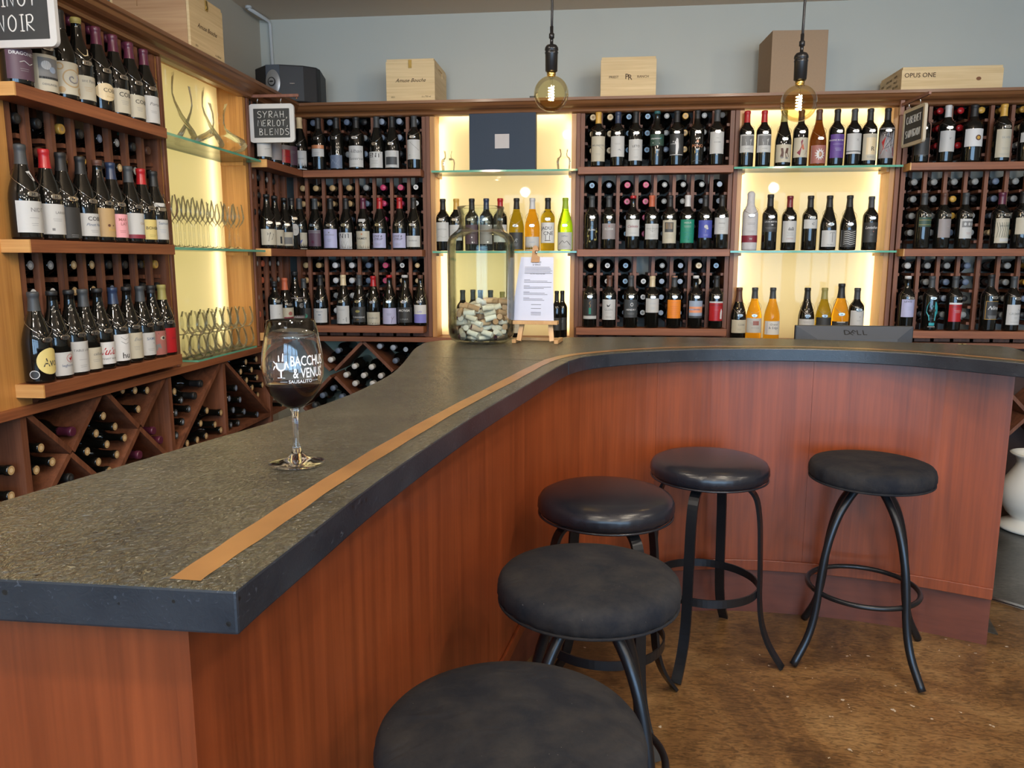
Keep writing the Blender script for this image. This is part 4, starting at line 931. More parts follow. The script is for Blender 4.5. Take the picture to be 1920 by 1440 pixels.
back_row('on right rack middle shelf', Z2S, [
 (1729, 'B', 'dgrey', 'dark', (.118, .170, 'dkgreen', [('r', -.0437, .0437, .153, .156, 'olive'), ('r', -.0437, .0437, .128, .131, 'olive')]), 'bottle with dark green band label', dict(price='98', rz=.3)),
 (1766, 'B', 'brown', 'dark', (.060, .160, 'mgrey', [('d', .004, .120, .018, 'grey'), ('d', .004, .120, .016, 'mgrey'), ('t', 'ARTESA', .006, .004, .118, 'pale')]), 'bottle with a ring emblem on grey label', dict(price='75', rz=.3)),
 (1806, 'B', 'dgrey', 'dark', (.055, .160, 'pale', [('r', -.034, .034, .115, .148, 'picgrey'), ('d', -.02, .132, .006, 'pale', 1.4), ('d', .0, .132, .006, 'pale', 1.4), ('d', .02, .132, .006, 'pale', 1.4), lines(.085, 2, .012, 'rose')]), 'bottle with a row of pale arches pictured on its label', dict(price='95', rz=.3)),
 (1873.7, 'B', 'wine', 'dark', (.030, .162, 'beige', [('s', [(-.035 + .01 * k, .06), (-.030 + .01 * k, .10), (-.038 + .01 * k, .14)], .0009, 'dkgreen') for k in range(8)] + [('t', 'SIN & SAVIOR', .007, .004, .118, 'ink'), ('r', -.022, .030, .038, .056, 'pale')]), 'bottle with a leafy patterned cream label', dict(price='90', rz=.25, wide=1.08)),
 (1914, 'B', 'black', 'dark', (.075, .162, 'beige', [('t', 'Fe', .012, .016, .125, 'picgrey', .4)]), 'bottle with plain cream label at the picture edge', dict(price='88', wide=1.1, sc=1.02))])
back_row('on right rack lowest shelf', Z3S, [
 (1698, 'B', 'white', 'dark', (.074, .172, 'lav', [('t', 'LEWIS', .010, -.012, .155, 'ink'), lines(.13, 4, .016, 'bluegrey')]), 'white lipped bottle with lavender-white label', dict(price='63', ln=.006, rz=.2)),
 (1743, 'B', 'dgrey', 'dark', (.02, .17, None, [('p', [(-.016, .160), (.016, .160), (.028, .135), (.030, .10), (.018, .075), (.016, .055), (-.016, .055), (-.018, .075), (-.030, .10), (-.028, .135)], 'aqua'), ('d', -.011, .112, .007, 'ink'), ('d', .011, .112, .007, 'ink'), ('d', 0, .135, .006, 'teal'), ('p', [(-.003, .09), (.003, .09), (0, .10)], 'ink'), ('r', -.012, .012, .066, .069, 'ink'), ('r', -.014, .014, .028, .044, 'aqua'), ('r', -.018, .018, .020, .023, 'pale')]), 'bottle painted with a turquoise skull', dict(price='54')),
 (1787, 'B', 'dgrey', 'dark', (.050, .155, 'red', [('r', -.0437, .0437, .145, .155, 'white'), ('t', 'LIGHT HORSE', .007, .0, .130, 'ink'), lines(.112, 3, .018, 'pale'), ('p', [(.024, .065), (.034, .065), (.036, .10), (.03, .115), (.024, .09)], 'white')]), 'bottle with a scarlet label', dict(price='56', rz=.2)),
 (1853, 'B', 'black', 'dark', (.062, .160, 'ink', [('r', -.036, .036, .062, .064, 'gold'), ('r', -.036, .036, .158, .160, 'gold'), ('r', -.036, -.034, .064, .158, 'gold'), ('r', .034, .036, .064, .158, 'gold'), ('t', 'Nine', .020, 0, .115, 'white', .5), lines(.08, 3, .024, 'pale')]), 'black bottle in a thin gold frame with white script', dict(price='168', rz=.15, sc=1.03)),
 (1896, 'B', 'dgrey', 'dark', (.035, .146, 'pale', [("t", "GRIMM'S", .012, 0, .090, 'grey'), lines(.075, 2, .008), lines(.05, 1, .024, 'picgrey'), ('s', [(.01, .12), (.022, .115), (.036, .108)], .0008, 'ink')]), "bottle with GRIMM'S on a white label", dict(price='650', rz=.15))])
# left wall rows: (photo column of the neck top, ...)
def left_row(where, shelf_z, rows, x=-1.642, rot=1.22):
    for r in rows:
        u, T, cap, g, lab, desc = r[:6]; ex = dict(r[6]) if len(r) > 6 else {}
        z = shelf_z + .0005; s = ex.get('sc', 1); y = along_y(u, x, z + .262 * s)
        bottle(desc + ' ' + where, (x, y, z), T, cap, g=g, lab=lab, rz=ex.pop('rz', rot + random.uniform(-.1, .1)), zsc=.89, **ex)
left_row('on left wall top shelf', Z1S, [
 (17, 'U', 'black', 'dark', (.018, .118, 'plum', [('t', 'DRAGONETTE', .010, .006, .092, 'white'), ('s', [(-.012, .07), (0, .075), (.016, .065), (.028, .072)], .0014, 'pale'), lines(.05, 2, .012, 'grey')]), 'bottle with dark plum label, nearest', dict(price='38')),
 (66, 'U', 'dgrey', 'dark', (.006, .122, 'beige', [('r', -.03, .032, .045, .112, 'picgrey'), ('d', -.008, .088, .014, 'pale'), ('d', .010, .075, .010, 'bluegrey'), ('r', -.03, .032, .045, .052, 'ink'), ('t', 'DEHLINGER', .006, 0, .025, 'picgrey')]), 'bottle with a tree photograph label', dict(price='68')),
 (108, 'U', 'black', 'dark', (.018, .125, 'beige', [('d', .004, .072, .030, 'tan'), ('d', .004, .072, .026, 'beige'), ('s', [(.004 + .0022 * k * math.cos(k * .7), .072 + .0022 * k * math.sin(k * .7)) for k in range(0, 11)], .0022, 'mgrey'), ('d', -.032, .108, .012, 'tan'), ('d', -.032, .108, .008, 'beige'), ('d', .034, .105, .010, 'tan'), ('d', .034, .034, .012, 'tan'), ('d', .034, .034, .007, 'beige'), ('d', -.03, .032, .010, 'tan')]), 'bottle with a swirling spiral label', dict(tagged=False)),
 (141, 'U', 'olive', 'dark', (.018, .100, 'beige', [('t', 'ant Farm', .010, .006, .078, 'picgrey'), lines(.06, 3, .014, 'tan'), ('p', [(-.02, .190), (.018, .196), (.012, .172), (-.004, .166)], 'cream')]), 'bottle with cream label and triangular neck label', dict(ln=.02, price='42')),
 (178, 'U', 'wine', 'dark', (.02, .11, None, [('d', -.004, .068, .038, 'cream', .82), ('t', 'COBB', .014, .010, .068, 'ink'), ('t', 'Emmaline', .006, .010, .050, 'tan', .3)]), 'wine-red capped bottle with oval yellow label', dict(price='98')),
 (210, 'U', 'wine', 'dark', (.012, .100, 'beige', [('t', 'COBB', .016, .010, .072, 'ink'), lines(.055, 3, .015)]), 'red-brown capped cream label bottle next right of oval one', dict(price='80')),
 (240, 'U', 'wine', 'dark', (.012, .098, 'beige', [('t', 'COBB', .015, .012, .066, 'ink'), lines(.05, 3, .012)]), 'red-brown capped cream label bottle, second right of oval one', dict(price='85')),
 (268, 'U', 'wine', 'dark', (.010, .115, 'pale', [('t', 'Porter', .012, .008, .078, 'picgrey', .3), lines(.055, 2, .012)]), 'wine-red capped bottle with whitish label at the shelf end', dict(price='72'))])
left_row('on left wall middle shelf', Z2S, [
 (36, 'U', 'dgrey', 'dark', (.022, .122, 'pale', [('t', 'NIDT', .013, .012, .088, 'picgrey'), lines(.068, 1, .014), lines(.05, 2, .010), ('p', [(-.004, .215), (.008, .218), (.022, .188), (.014, .186)], 'pale')]), 'bottle with large white label lettered NIDT, nearest', dict(price='38')),
 (81, 'U', 'red', 'dark', (.020, .120, 'pale', [('t', 'LARKIN', .008, .014, .088, 'picgrey'), lines(.07, 2, .014), ('r', -.018, -.010, .032, .040, 'picgrey')]), 'red capped bottle with whitish label', dict(price='35')),
 (112, 'U', 'black', 'dark', (.01, .115, 'ink', [lines(.02, 2, .012, 'grey')]), 'plain black bottle with black label', dict(price='36')),
 (149, 'U', 'black', 'dark', (.020, .100, 'pale', [('t', 'COBB', .014, .006, .075, 'ink'), ('t', 'Pinot Noir', .010, .004, .056, 'slate', .4), lines(.04, 2, .014)]), 'bottle with ornate white COBB label', dict(price='35')),
 (181, 'U', 'brown', 'dark', (.020, .125, 'tan', [('d', -.004, .062, .005, 'brown'), ('d', .012, .062, .003, 'brown'), ('t', 'Tondre', .010, .012, .042, 'gold', .3)]), 'bottle with tan parchment label', dict(ln=.02, price='38')),
 (206, 'U', 'navy', 'dark', (.020, .108, 'pink', [('t', 'MAR', .011, .002, .082, 'rose'), ('t', 'LAT', .011, .006, .066, 'rose'), lines(.045, 2, .012, 'rose')]), 'bottle with pale pink label', dict(price='42')),
 (239, 'U', 'dgrey', 'dark', (.020, .118, 'pale', [('r', -.047, .047, .020, .035, 'maroon'), ('t', 'Clos', .008, .012, .075, 'tan')]), 'bottle with white label above a maroon base', dict(price='32')),
 (263, 'U', 'red', 'dark', (.018, .098, 'yellow', [('t', 'BOHEME', .012, .008, .058, 'ink'), lines(.035, 2, .014, 'olive')]), 'red capped bottle with olive-yellow label', dict(price='64')),
 (286, 'U', 'black', 'dark', (.020, .102, 'pale', [('t', 'Samuel', .011, .006, .082, 'slate'), lines(.06, 3, .014, 'bluegrey'), ('r', -.03, .02, .155, .170, 'pale')]), 'bottle with white neck band and white label', {})])
left_row('on left wall lowest shelf', Z3S, [
 (61, 'U', 'dgrey', 'dark', (.02, .13, None, [('d', .006, .072, .040, 'yellow', 1.1), ('t', 'Avoi', .028, .010, .055, 'ink', 0, .7), ('d', -.042, .030, .014, 'white'), ('d', -.042, .030, .012, 'ink')]), 'bottle with a round pale yellow label, nearest', dict(price='39')),
 (96, 'U', 'black', 'dark', (.012, .092, 'pale', [('d', .014, .070, .014, 'red'), ('d', .014, .070, .0125, 'pale'), ('p', [(.006, .074), (.012, .070), (.020, .078), (.022, .070), (.014, .060)], 'red'), ('t', 'leghorn', .009, .004, .042, 'slate')]), 'bottle with a red rooster emblem', dict(ln=.012, price='36')),
 (128, 'U', 'black', 'dark', (.012, .120, 'pale', [('t', 'TABLE LAND', .008, .004, .085, 'picgrey'), lines(.055, 1, .014), lines(.035, 2, .012)]), 'bottle with tall white TABLE label', dict(ln=.012, price='35')),
 (154, 'U', 'dgrey', 'dark', (.012, .090, 'beige', [('t', 'calluna', .010, .008, .062, 'picgrey', .3), lines(.045, 2, .014)]), 'bottle with short cream label', dict(price='34')),
 (181, 'U', 'black', 'dark', (.020, .102, 'white', [('t', 'lulu', .026, -.002, .055, 'red', .5), ('t', 'PINOT NOIR', .007, .002, .036, 'picgrey')]), 'bottle with red script lulu on white label', dict(ln=.012, price='35')),
 (210, 'U', 'navy', 'dark', (.020, .122, 'white', [('t', 'hu', .022, .006, .030, 'ink'), ('s', [(-.01, .112), (.006, .10), (.02, .108)], .0007, 'grey'), ('s', [(-.01, .095), (.006, .085), (.02, .09)], .0007, 'grey')]), 'navy capped bottle with tall white label', dict(price='34')),
 (236, 'U', 'black', 'dark', (.018, .120, 'beige', [('t', 'Evan', .013, .006, .088, 'grey', .5), lines(.065, 3, .012)]), 'bottle with cream script label', dict(ln=.012, price='30')),
 (261, 'U', 'dgrey', 'dark', (.020, .112, 'pale', [('t', 'SAMS', .011, .002, .082, 'slate'), ('t', 'e', .008, .012, .066, 'slate'), lines(.045, 2, .014)]), 'bottle with bluish white SAMS label', dict(price='34')),
 (282, 'U', 'black', 'dark', (.012, .112, 'rose', [('d', .010, .082, .012, 'beige', .7), ('d', .012, .082, .006, 'ink'), ('p', [(-.01, .105), (.03, .10), (.032, .096), (-.008, .098)], 'ink'), ('p', [(-.02, .03), (.0, .04), (-.004, .06), (-.02, .055)], 'picgrey')]), 'bottle with a painted eye label', dict(ln=.03, price='39')),
 (302, 'U', 'olive', 'dark', (.012, .118, 'red', [('t', 'RED', .008, .012, .070, 'maroon')]), 'olive capped bottle with scarlet label at the shelf end', dict(price='39'))])
left_row('under Syrah sign', Z1S, [
 (489, 'U', 'black', 'dark', (.02, .11, 'pale', [('s', [(-.01, .06), (.02, .065)], .0008, 'grey')]), 'first bottle with a whitish label on the corner shelf', dict(tagged=False)),
 (509, 'U', 'dgrey', 'dark', (.02, .12, 'mgrey', [lines(.08, 2)]), 'second bottle with grey label on the corner shelf', dict(tagged=False)),
 (526, 'U', 'dgrey', 'dark', (.02, .12, 'red', [('r', -.047, .047, .095, .12, 'mgrey'), ('r', -.047, .047, .055, .058, 'maroon')]), 'third bottle with red label on the corner shelf', dict(tagged=False)),
 (540, 'U', 'dgrey', 'dark', (.02, .13, 'plum', [lines(.10, 3, .018, 'grey')]), 'fourth bottle with dark label on the corner shelf', dict(tagged=False))], rot=.9)
left_row('on the middle corner shelf', Z2S, [
 (499, 'U', 'black', 'dark', (.02, .108, 'beige', [('p', [(-.01, .04), (.01, .05), (.02, .08), (.0, .09)], 'dgrey'), ('t', '3', .012, -.012, .075, 'ink')]), 'bottle with cream figure label, leftmost', dict(ln=.012)),
 (514, 'U', 'black', 'dark', (.02, .108, 'beige', [('r', .01, .022, .03, .07, 'dgrey')]), 'bottle with cream label, second from the left', dict(ln=.012)),
 (532, 'U', 'black', 'dark', (.02, .10, 'beige', [('r', -.02, .03, .03, .07, 'picgrey')]), 'bottle with a small landscape label, third from the left', dict(ln=.012)),
 (546, 'B', 'black', 'dark', (.05, .15, None, [('d', .0, .115, .026, 'pale', 1.3), ('t', 'VIE', .008, 0, .112, 'grey')]), 'bottle with an oval white label, fourth from the left', dict(ln=.045, sc=1.03))], rot=.75)
left_row('on the lowest corner shelf', Z3S, [
 (514, 'B', 'black', 'dark', (.05, .16, 'pale', [('t', 'm', .008, .01, .10, 'grey')]), 'bottle with whitish label, leftmost', dict(sc=.95, ln=.03)),
 (533, 'U', 'coral', 'dark', (.03, .125, 'beige', [('d', .006, .09, .012, 'rose'), ('r', -.03, .03, .04, .07, 'maroon')]), 'orange-red capped bottle with picture label', dict(ln=.07)),
 (552, 'U', 'black', 'dark', (.03, .16, 'mgrey', [('d', .012, .115, .014, 'picgrey'), ('d', .016, .118, .004, 'ink')]), 'tall bottle with a grey beast portrait', dict(ln=.02, sc=1.12))], rot=.8)

# ------------------------------------------------------------------ lying bottles in racks and bins
def lying_mesh(T, cap):
    def f():
        mb = MB(); M = Matrix.Rotation(R(-90), 4, 'X')       # axis z -> +y
        # neck tip at y=0, base at y=.295
        P = [(r, z) for r, z in PROF[T]]
        M = Matrix(((1, 0, 0, 0), (0, 0, -1, .30), (0, 1, 0, 0), (0, 0, 0, 1)))
        mb.lathe(P, 20, mi=0, M=M)
        side = 0 if cap in ('tan', 'white', 'grey', 'pale', 'ltblue', 'slate', 'bluegrey', 'dgrey') else 1
        mb.lathe([(.0152, .238), (.0150, .262), (.0149, .2835), (.0166, .286), (.0166, .297), (.0150, .3010), (.0138, .3014)], 16, mi=side, M=M)
        mb.lathe([(.0138, .3014), (.007, .3014)], 16, mi=1, M=M)
        mb.lathe([(.007, .3014), (0, .3014)], 16, mi=2, M=M)
        return mb
    inner = {'grey': 'pale', 'white': 'grey', 'magenta': 'rose', 'tan': 'cream', 'black': 'dgrey', 'dgrey': 'bluegrey', 'ltblue': 'slate', 'slate': 'bluegrey', 'cream': 'tan', 'gold': 'tan', 'pale': 'bluegrey'}.get(cap, cap)
    return cached(('racked_bottle', T, cap), f, [M_DGLASS, K(cap), K(inner)])
CAPN = dict(grey='grey', white='white', magenta='magenta', tan='tan', black='black', dgrey='charcoal', ltblue='light blue', slate='slate', cream='cream', gold='gold', pale='pale', brown='brown', red='red', coral='orange', wine='wine-red', navy='navy', bluegrey='blue-grey', silver='silver', dkred='dark red')
ORD = ['first', 'second', 'third', 'fourth', 'fifth', 'sixth', 'seventh', 'eighth', 'ninth', 'tenth', 'eleventh']
LY = []    # (distance score, mesh args, location, rz, label, group)
def add_lying(p, run, T, cap, label, group, tilt=0):
    rz = 0 if run == 'back' else R(90)
    dist = (Vector(p) - Vector((0, 0, CAM_H))).length
    LY.append([dist, T, cap, p, rz, label, group])
BAYN = ['top', 'middle', 'bottom']
def fill(run, centres, caps, name, dz, group, skip=()):
    for b_, rows in enumerate(BAYROWS):
        for r_, z in enumerate(rows):
            for c_, u in enumerate(centres):
                pal = caps[b_][r_] if r_ < len(caps[b_]) else caps[b_][-1]
                cap = pal[c_ % len(pal)]
                if cap is None or (b_, r_, c_) in skip: continue
                d_ = .004 + random.uniform(0, .008)
                p = fmap(run)(u, d_, z + dz - .048 + .008 + .0385)
                add_lying(p, run, 'B', cap, '%s-capped bottle in %s, %s bay, %s column, %s row' % (CAPN[cap], name, BAYN[b_], ORD[c_], ORD[r_]), group)
def mids(a, divs, z): e = [a] + list(divs) + [z]; return [(p + q) / 2 for p, q in zip(e, e[1:])]
g8 = lambda s: [dict(k='black', g='grey', d='dgrey', t='tan', c='cream', m='magenta', w='white', b='ltblue', s='slate', o='gold', p='pale', r='red', n='brown', x='wine', y='bluegrey', j='coral', e='dkred').get(ch) for ch in s]
cC = mids(-.066, divC, .690)
fill('back', cC, [[g8('ccbbgogk'), g8('ccbbgogd'), g8('ccbbsogd')], [g8('bsmmgggy'), g8('gsmmggsy'), g8('ggsmgggd'), g8('ggbmgggd')], [g8('twb.gycb'.replace('.', '_')), g8('twbwyycs'), g8('twbwyygb'), g8('tgswyygb')]], 'centre rack', 0, 'bottles lying in the centre rack')
cB = mids(-1.663, divB, -.95)
fill('back', cB, [[g8('kssskyyy'), g8('kgskgyyd'), g8('ggkgydds')], [g8('ttttgmmw'), g8('ttttsmmw'), g8('tgtsgmgw'), g8('ktgskmgg')], [g8('ttwwsmwt'), g8('ttwwsmtt'), g8('twgwgmtt'), g8('kgwggmtt')]], 'rack left of the jar', 0, 'bottles lying in the rack left of the jar')
cD = mids(1.582, divD[:8], 2.47)[:8]
fill('back', cD, [[g8('grrooogg'), g8('grrcocgg'), g8('brrowwgg')], [g8('ggggsgkg'), g8('ggoksggg'), g8('ggogsgkg'), g8('ggsgctgg')], [g8('pggs_goo'), g8('kgss_goo'), g8('kgyk_gsg'), g8('kygg_gkg')]], 'right rack', 0, 'bottles lying in the right rack')
cA = mids(2.157, divA, 2.923)
fill('left', cA, [[g8('xxxxxxxkt'), g8('tkkxxxkke'), g8('kkkkkkkkk')], [g8('kkoksgknk'), g8('knnoktggk'), g8('kkkkokknk'), g8('kknkkkknk')], [g8('ggttkkkot'), g8('wwttskkkt'), g8('kknkkkktk'), g8('kkkkskkkk')]], 'tall left wall rack', .012, 'bottles lying in the tall left wall rack')
cK = mids(3.757, divK, 4.168)
fill('left', cK[:4], [[g8('kkkk'), g8('kkkk'), g8('kkkk')], [g8('gkgk'), g8('kkgk'), g8('kkkk'), g8('kkkk')], [g8('gjgg'), g8('kjkg'), g8('gkkk'), g8('jkkk')]], 'narrow corner rack', .012, 'bottles lying in the corner rack')
# bins: neck tips located where the photo shows them
def binset(run, name, pts, group):
    pts = sorted(pts)
    for i, (u, v, cap) in enumerate(pts):
        p = on_x(u, v, FX - .012) if run == 'left' else on_y(u, v, FZ + .012)
        add_lying(tuple(p), run, 'B', cap, '%s-capped bottle in %s, %s from left' % (CAPN[cap], name, ORD[i]), group)
b4 = lambda x, y, c='tan': (x / 3.43, 640 + y / 3.43, c)
b3 = lambda x, y, c='white': (440 + x / 2.909, 540 + y / 2.909, c)
binset('left', 'bin at left picture edge', [b4(70, 830), b4(70, 995)], 'bottles in the diamond bins')
binset('left', 'first low triangular bin of the left wall', [b4(262, 685), b4(335, 775), b4(232, 828)], 'bottles in the diamond bins')
binset('left', 'upper triangle above the first crossing', [b4(470, 580, 'wine')], 'bottles in the diamond bins')
binset('left', 'open middle diamond of the left wall', [b4(663, 480), b4(738, 548), b4(617, 592), b4(800, 620), b4(687, 662), b4(560, 708), b4(750, 728), b4(632, 775), b4(700, 832)], 'bottles in the diamond bins')
binset('left', 'upper triangle right of the middle diamond', [b4(787, 312), b4(867, 315), b4(945, 315), b4(888, 436)], 'bottles in the diamond bins')
binset('left', 'side triangle before the second upright', [b4(990, 575, 'wine'), b4(1035, 635, 'wine')], 'bottles in the diamond bins')
binset('left', 'low triangle under the second crossing', [b4(900, 730, 'wine')], 'bottles in the diamond bins')
binset('left', 'low triangle under the first crossing', [b4(455, 880, 'black')], 'bottles in the diamond bins')
binset('left', 'slanted bin left of third upright, upper half', [b4(1295, 272, 'black'), b4(1120, 322), b4(1255, 350, 'black'), b4(1165, 378, 'dgrey'), b4(1215, 435, 'dgrey'), b4(1130, 460, 'dgrey'), b4(1175, 518, 'dgrey'), b4(1135, 605, 'dgrey')], 'bottles in the diamond bins')
binset('left', 'slanted bin left of third upright, lower half', [b4(1330, 445), b4(1420, 458), b4(1290, 528), b4(1382, 535), b4(1420, 570), b4(1325, 608), b4(1268, 633), b4(1203, 655)], 'bottles in the diamond bins')
binset('left', 'slanted bin right of third upright, upper half', [b4(1580, 132), b4(1647, 115), b4(1617, 182), b4(1680, 165), b4(1585, 250), b4(1652, 233), b4(1622, 297), b4(1687, 280), b4(1657, 345), b4(1547, 195)], 'bottles in the diamond bins')
binset('left', 'slanted bin right of third upright, lower half', [b4(1517, 300, 'slate'), b4(1473, 368, 'slate'), b4(1543, 375, 'slate'), b4(1500, 442, 'slate'), b4(1570, 452, 'slate'), b4(1655, 470, 'slate'), b4(1485, 538, 'dgrey'), b4(1533, 525, 'dgrey')], 'bottles in the diamond bins')
binset('left', 'last bin before the room corner', [b4(1820, 412)], 'bottles in the diamond bins')
binset('back', 'upper triangle of the back lattice', [b3(790, 318, 'bluegrey'), b3(863, 326, 'bluegrey'), b3(933, 335, 'bluegrey'), b3(875, 398, 'slate')], 'bottles in the back lattice')
binset('back', 'upper left corner of the back lattice', [b3(562, 343, 'slate'), b3(522, 392)], 'bottles in the back lattice')
binset('back', 'full diamond of the back lattice', [b3(652, 428), b3(745, 432), b3(606, 475), b3(702, 478), b3(795, 480), b3(655, 522), b3(750, 522)], 'bottles in the back lattice')
binset('back', 'lower left diamond of the back lattice', [b3(535, 547, 'slate'), b3(478, 587, 'slate'), b3(582, 594, 'slate'), b3(435, 640, 'dgrey')], 'bottles in the back lattice')
LY.sort(key=lambda q: q[0])
def place_lying(q):
    _, T, cap, p, rz, label, group = q
    o = link('racked_bottle', lying_mesh(T, cap)); o.location = p; o.rotation_euler = (0, 0, rz)
    tag(o, label, 'bottle', group)
    return o
for q in LY[:300]: place_lying(q)
rest = LY[300:]
if rest:
    mb = MB()
    mats = [M_DGLASS]
    for q in rest:
        _, T, cap, p, rz, label, group = q
        if K(cap) not in mats: mats.append(K(cap))
        M = Matrix.Translation(p) @ Matrix.Rotation(rz, 4, 'Z') @ Matrix(((1, 0, 0, 0), (0, 0, -1, .30), (0, 1, 0, 0), (0, 0, 0, 1)))
        mb.lathe([(.036, .19), (.031, .209), (.0185, .228), (.0148, .255), (.0142, .284)], 14, mi=0, M=M)
        mb.lathe([(0, .003), (.0365, .003), (.038, .01), (.038, .19)], 14, mi=0, M=M)
        mb.lathe([(.0152, .238), (.0150, .262), (.0149, .2835), (.0166, .286), (.0166, .297), (.0150, .3010), (0, .3014)], 12, mi=mats.index(K(cap)), M=M)
    o = mb.build('racked_bottle', mats); o['kind'] = 'stuff'
    tag(o, 'remaining dark bottles lying in the outer columns of the right and corner racks', 'bottle')
print('display bottles', NB, 'lying', len(LY))
# ------------------------------------------------------------------ glassware
def ware(kind, label, cat, loc, prof, n=28, group=None, mat=None):
    me = cached(('glass', kind), lambda: MB().lathe(prof, n), mat or M_CLEAR)
    o = link(kind, me); o.location = loc
    return tag(o, label, cat, group)
GS1, GS2, LG = Z1S - .0075, Z2S - .0075, .9725
def lw(u, x, z): return (x, along_y(u, x, z + .05), z)
# decanters on the upper glass shelf of the left niche
dec_tall = [(0, .003), (.085, .002), (.100, .006), (.105, .016), (.098, .035), (.055, .100), (.032, .150), (.024, .180), (.026, .210), (.034, .262)]
ware('glass_decanter', 'tall cone-shaped clear decanter nearest the shelf bottles, upper left glass shelf', 'decanter', lw(316, -1.70, GS1), dec_tall)
o = ware('glass_decanter', 'cone-shaped clear decanter in front of the bright tube, upper left glass shelf', 'decanter', lw(373, -1.69, GS1), dec_tall); o.scale = (.97, .97, .95)
ware('ship_decanter', 'wide-bodied clear decanter with flared neck, far end of upper glass shelf', 'decanter', lw(412, -1.68, GS1), [(0, .003), (.07, .002), (.105, .012), (.118, .035), (.105, .058), (.06, .082), (.030, .105), (.024, .130), (.027, .170), (.042, .215)])
ware('small_carafe', 'small clear carafe in the corner of the upper left glass shelf', 'carafe', lw(444, -1.735, GS1), [(0, .003), (.035, .002), (.045, .01), (.045, .035), (.022, .06), (.02, .08), (.028, .11)])
# small faceted carafes in the first back niche
fac = [(0, .003), (.030, .001), (.034, .006), (.038, .045), (.034, .062), (.020, .072), (.018, .085), (.024, .110)]
for u, d in ((840, 'left of the dark square box'), (1057, 'right of the dark square box')):
    me = cached('small_carafe_b', lambda: MB().lathe(fac, 8, smooth=False), M_CLEAR)
    o = link('small_carafe', me); o.location = (along_x(u, 4.27, GS1 + .05), 4.27, GS1); tag(o, 'small faceted clear carafe %s' % d, 'carafe')
# stemmed tulips
stem = [(0, .002), (.030, .0015), (.0305, .003), (.008, .008), (.0038, .016), (.0035, .095), (.008, .104), (.024, .122), (.0305, .140), (.030, .158), (.022, .205)]
k = 0
for row, (x, us) in enumerate(((-1.66, [322, 338, 356, 373, 391, 409, 432, 447]), (-1.735, [330, 347, 364, 382, 402, 417, 430, 440]))):
    for i, u in enumerate(us):
        ware('stemmed_glass', 'tulip wine glass, %s from left, %s row of left glass shelf' % (ORD[i], ('front', 'rear')[row]), 'wine glass', lw(u, x, GS2), stem, 22, 'tulip glasses on the left glass shelf')
# stemless tumblers stacked two high on the ledge
tumb = [(0, .004), (.018, .001), (.024, .003), (.037, .024), (.0405, .042), (.038, .065), (.029, .098)]
yy = [3.16 + .078 * i for i in range(7)]
for row, x in enumerate((-1.700, -1.775)):
    for i, y in enumerate(yy):
        for lv in (0, 1):
            ware('stemless_glass', 'stemless glass, %s tier, %s from the near end, %s row on ledge' % (('lower', 'upper')[lv], ORD[i], ('front', 'rear')[row]), 'tumbler', (x, y, LG + .0005 + lv * .099), tumb, 22, 'stemless glasses on the left ledge')
# the big wine glass on the bar
gl = thing('wine_glass', 'large stemmed glass of red wine printed Bacchus & Venus on the bar', 'wine glass', (-.467, 1.154, ZT + .0005))
outer = [(0, .0), (.030, .0), (.0425, .0012), (.0440, .0024), (.042, .0036), (.030, .0060), (.015, .0105), (.0085, .018), (.0052, .030), (.0042, .045), (.0042, .070), (.0052, .084), (.0085, .0905),
         (.016, .0945), (.027, .1030), (.0365, .1145), (.0435, .1290), (.0468, .1450), (.0472, .1600), (.0455, .1800), (.0415, .2030), (.0362, .2290)]
inn = [(.0354, .2292), (.0405, .2030), (.0445, .1800), (.0461, .1600), (.0457, .1450), (.0424, .1290), (.0354, .1155), (.0262, .1045), (.0155, .0968), (.006, .0950), (0, .0949)]
G_CLEAR = glass('crystal', (1, 1, 1), 0, 1.5)
THIN = thin_glass('crystal_thin', (.985, .99, .985), 0.0, .9)
MB().lathe(outer[:8] + [(0, .018)], 56).build('foot', G_CLEAR, gl)
MB().lathe([(0, .0181)] + [(.0085, .0181)] + outer[8:13] + [(0, .0905)], 32).build('stem', G_CLEAR, gl)
MB().lathe([(0, .0906)] + outer[12:] + inn, 64).build('bowl', G_CLEAR, gl)
MB().lathe([(0, .0945), (.006, .0946), (.0158, .0965), (.0266, .1043), (.0359, .1154), (.0428, .1288), (.0428, .1291), (0, .1291)], 48).build('red_wine', plain('red_wine', (.012, .0008, .002), .05, 0, .12), gl)
def grad(z):
    P = outer[13:]
    for (r0, z0), (r1, z1) in zip(P, P[1:]):
        if z0 <= z <= z1: return r0 + (r1 - r0) * (z - z0) / (z1 - z0)
    return .0362
mb = MB()
def wrap(pts, fs, a0): # pts in (s,z)
    out = []
    for s, z in pts:
        r = grad(z) + .0003; a = a0 + s / r; out.append((r * math.sin(a), -r * math.cos(a), z))
    mb.add(out, fs, 0, False)
AZ0 = -math.atan2(-.467, 1.154) * -1 - .0          # facing the camera side
face = math.atan2(.467, 1.154)                      # angle of the camera as seen from the glass
for s_, h, z, so, w in (('BACCHUS', .0150, .163, .0250, .60), ('& VENUS', .0150, .1445, .0250, .60), ('SAUSALITO', .0050, .1365, .0110, 1.0)):
    vs, fs = text2d(s_); wrap([(so + x * h * w, z + y * h) for x, y in vs], fs, face)
def bar_(s0, s1, z0, z1): wrap([(s0, z0), (s1, z0), (s1, z1), (s0, z1)], [(0, 1, 2, 3)], face)
bar_(-.020, -.009, .1385, .1390); bar_(.030, .042, .1385, .1390)
L0 = -.0180     # little wine-glass emblem with vine curls
wrap([(L0 - .0085, .168), (L0 + .0085, .168), (L0 + .0075, .160), (L0 + .003, .1555), (L0 - .003, .1555), (L0 - .0075, .160)], [(0, 1, 2, 3, 4, 5)], face)
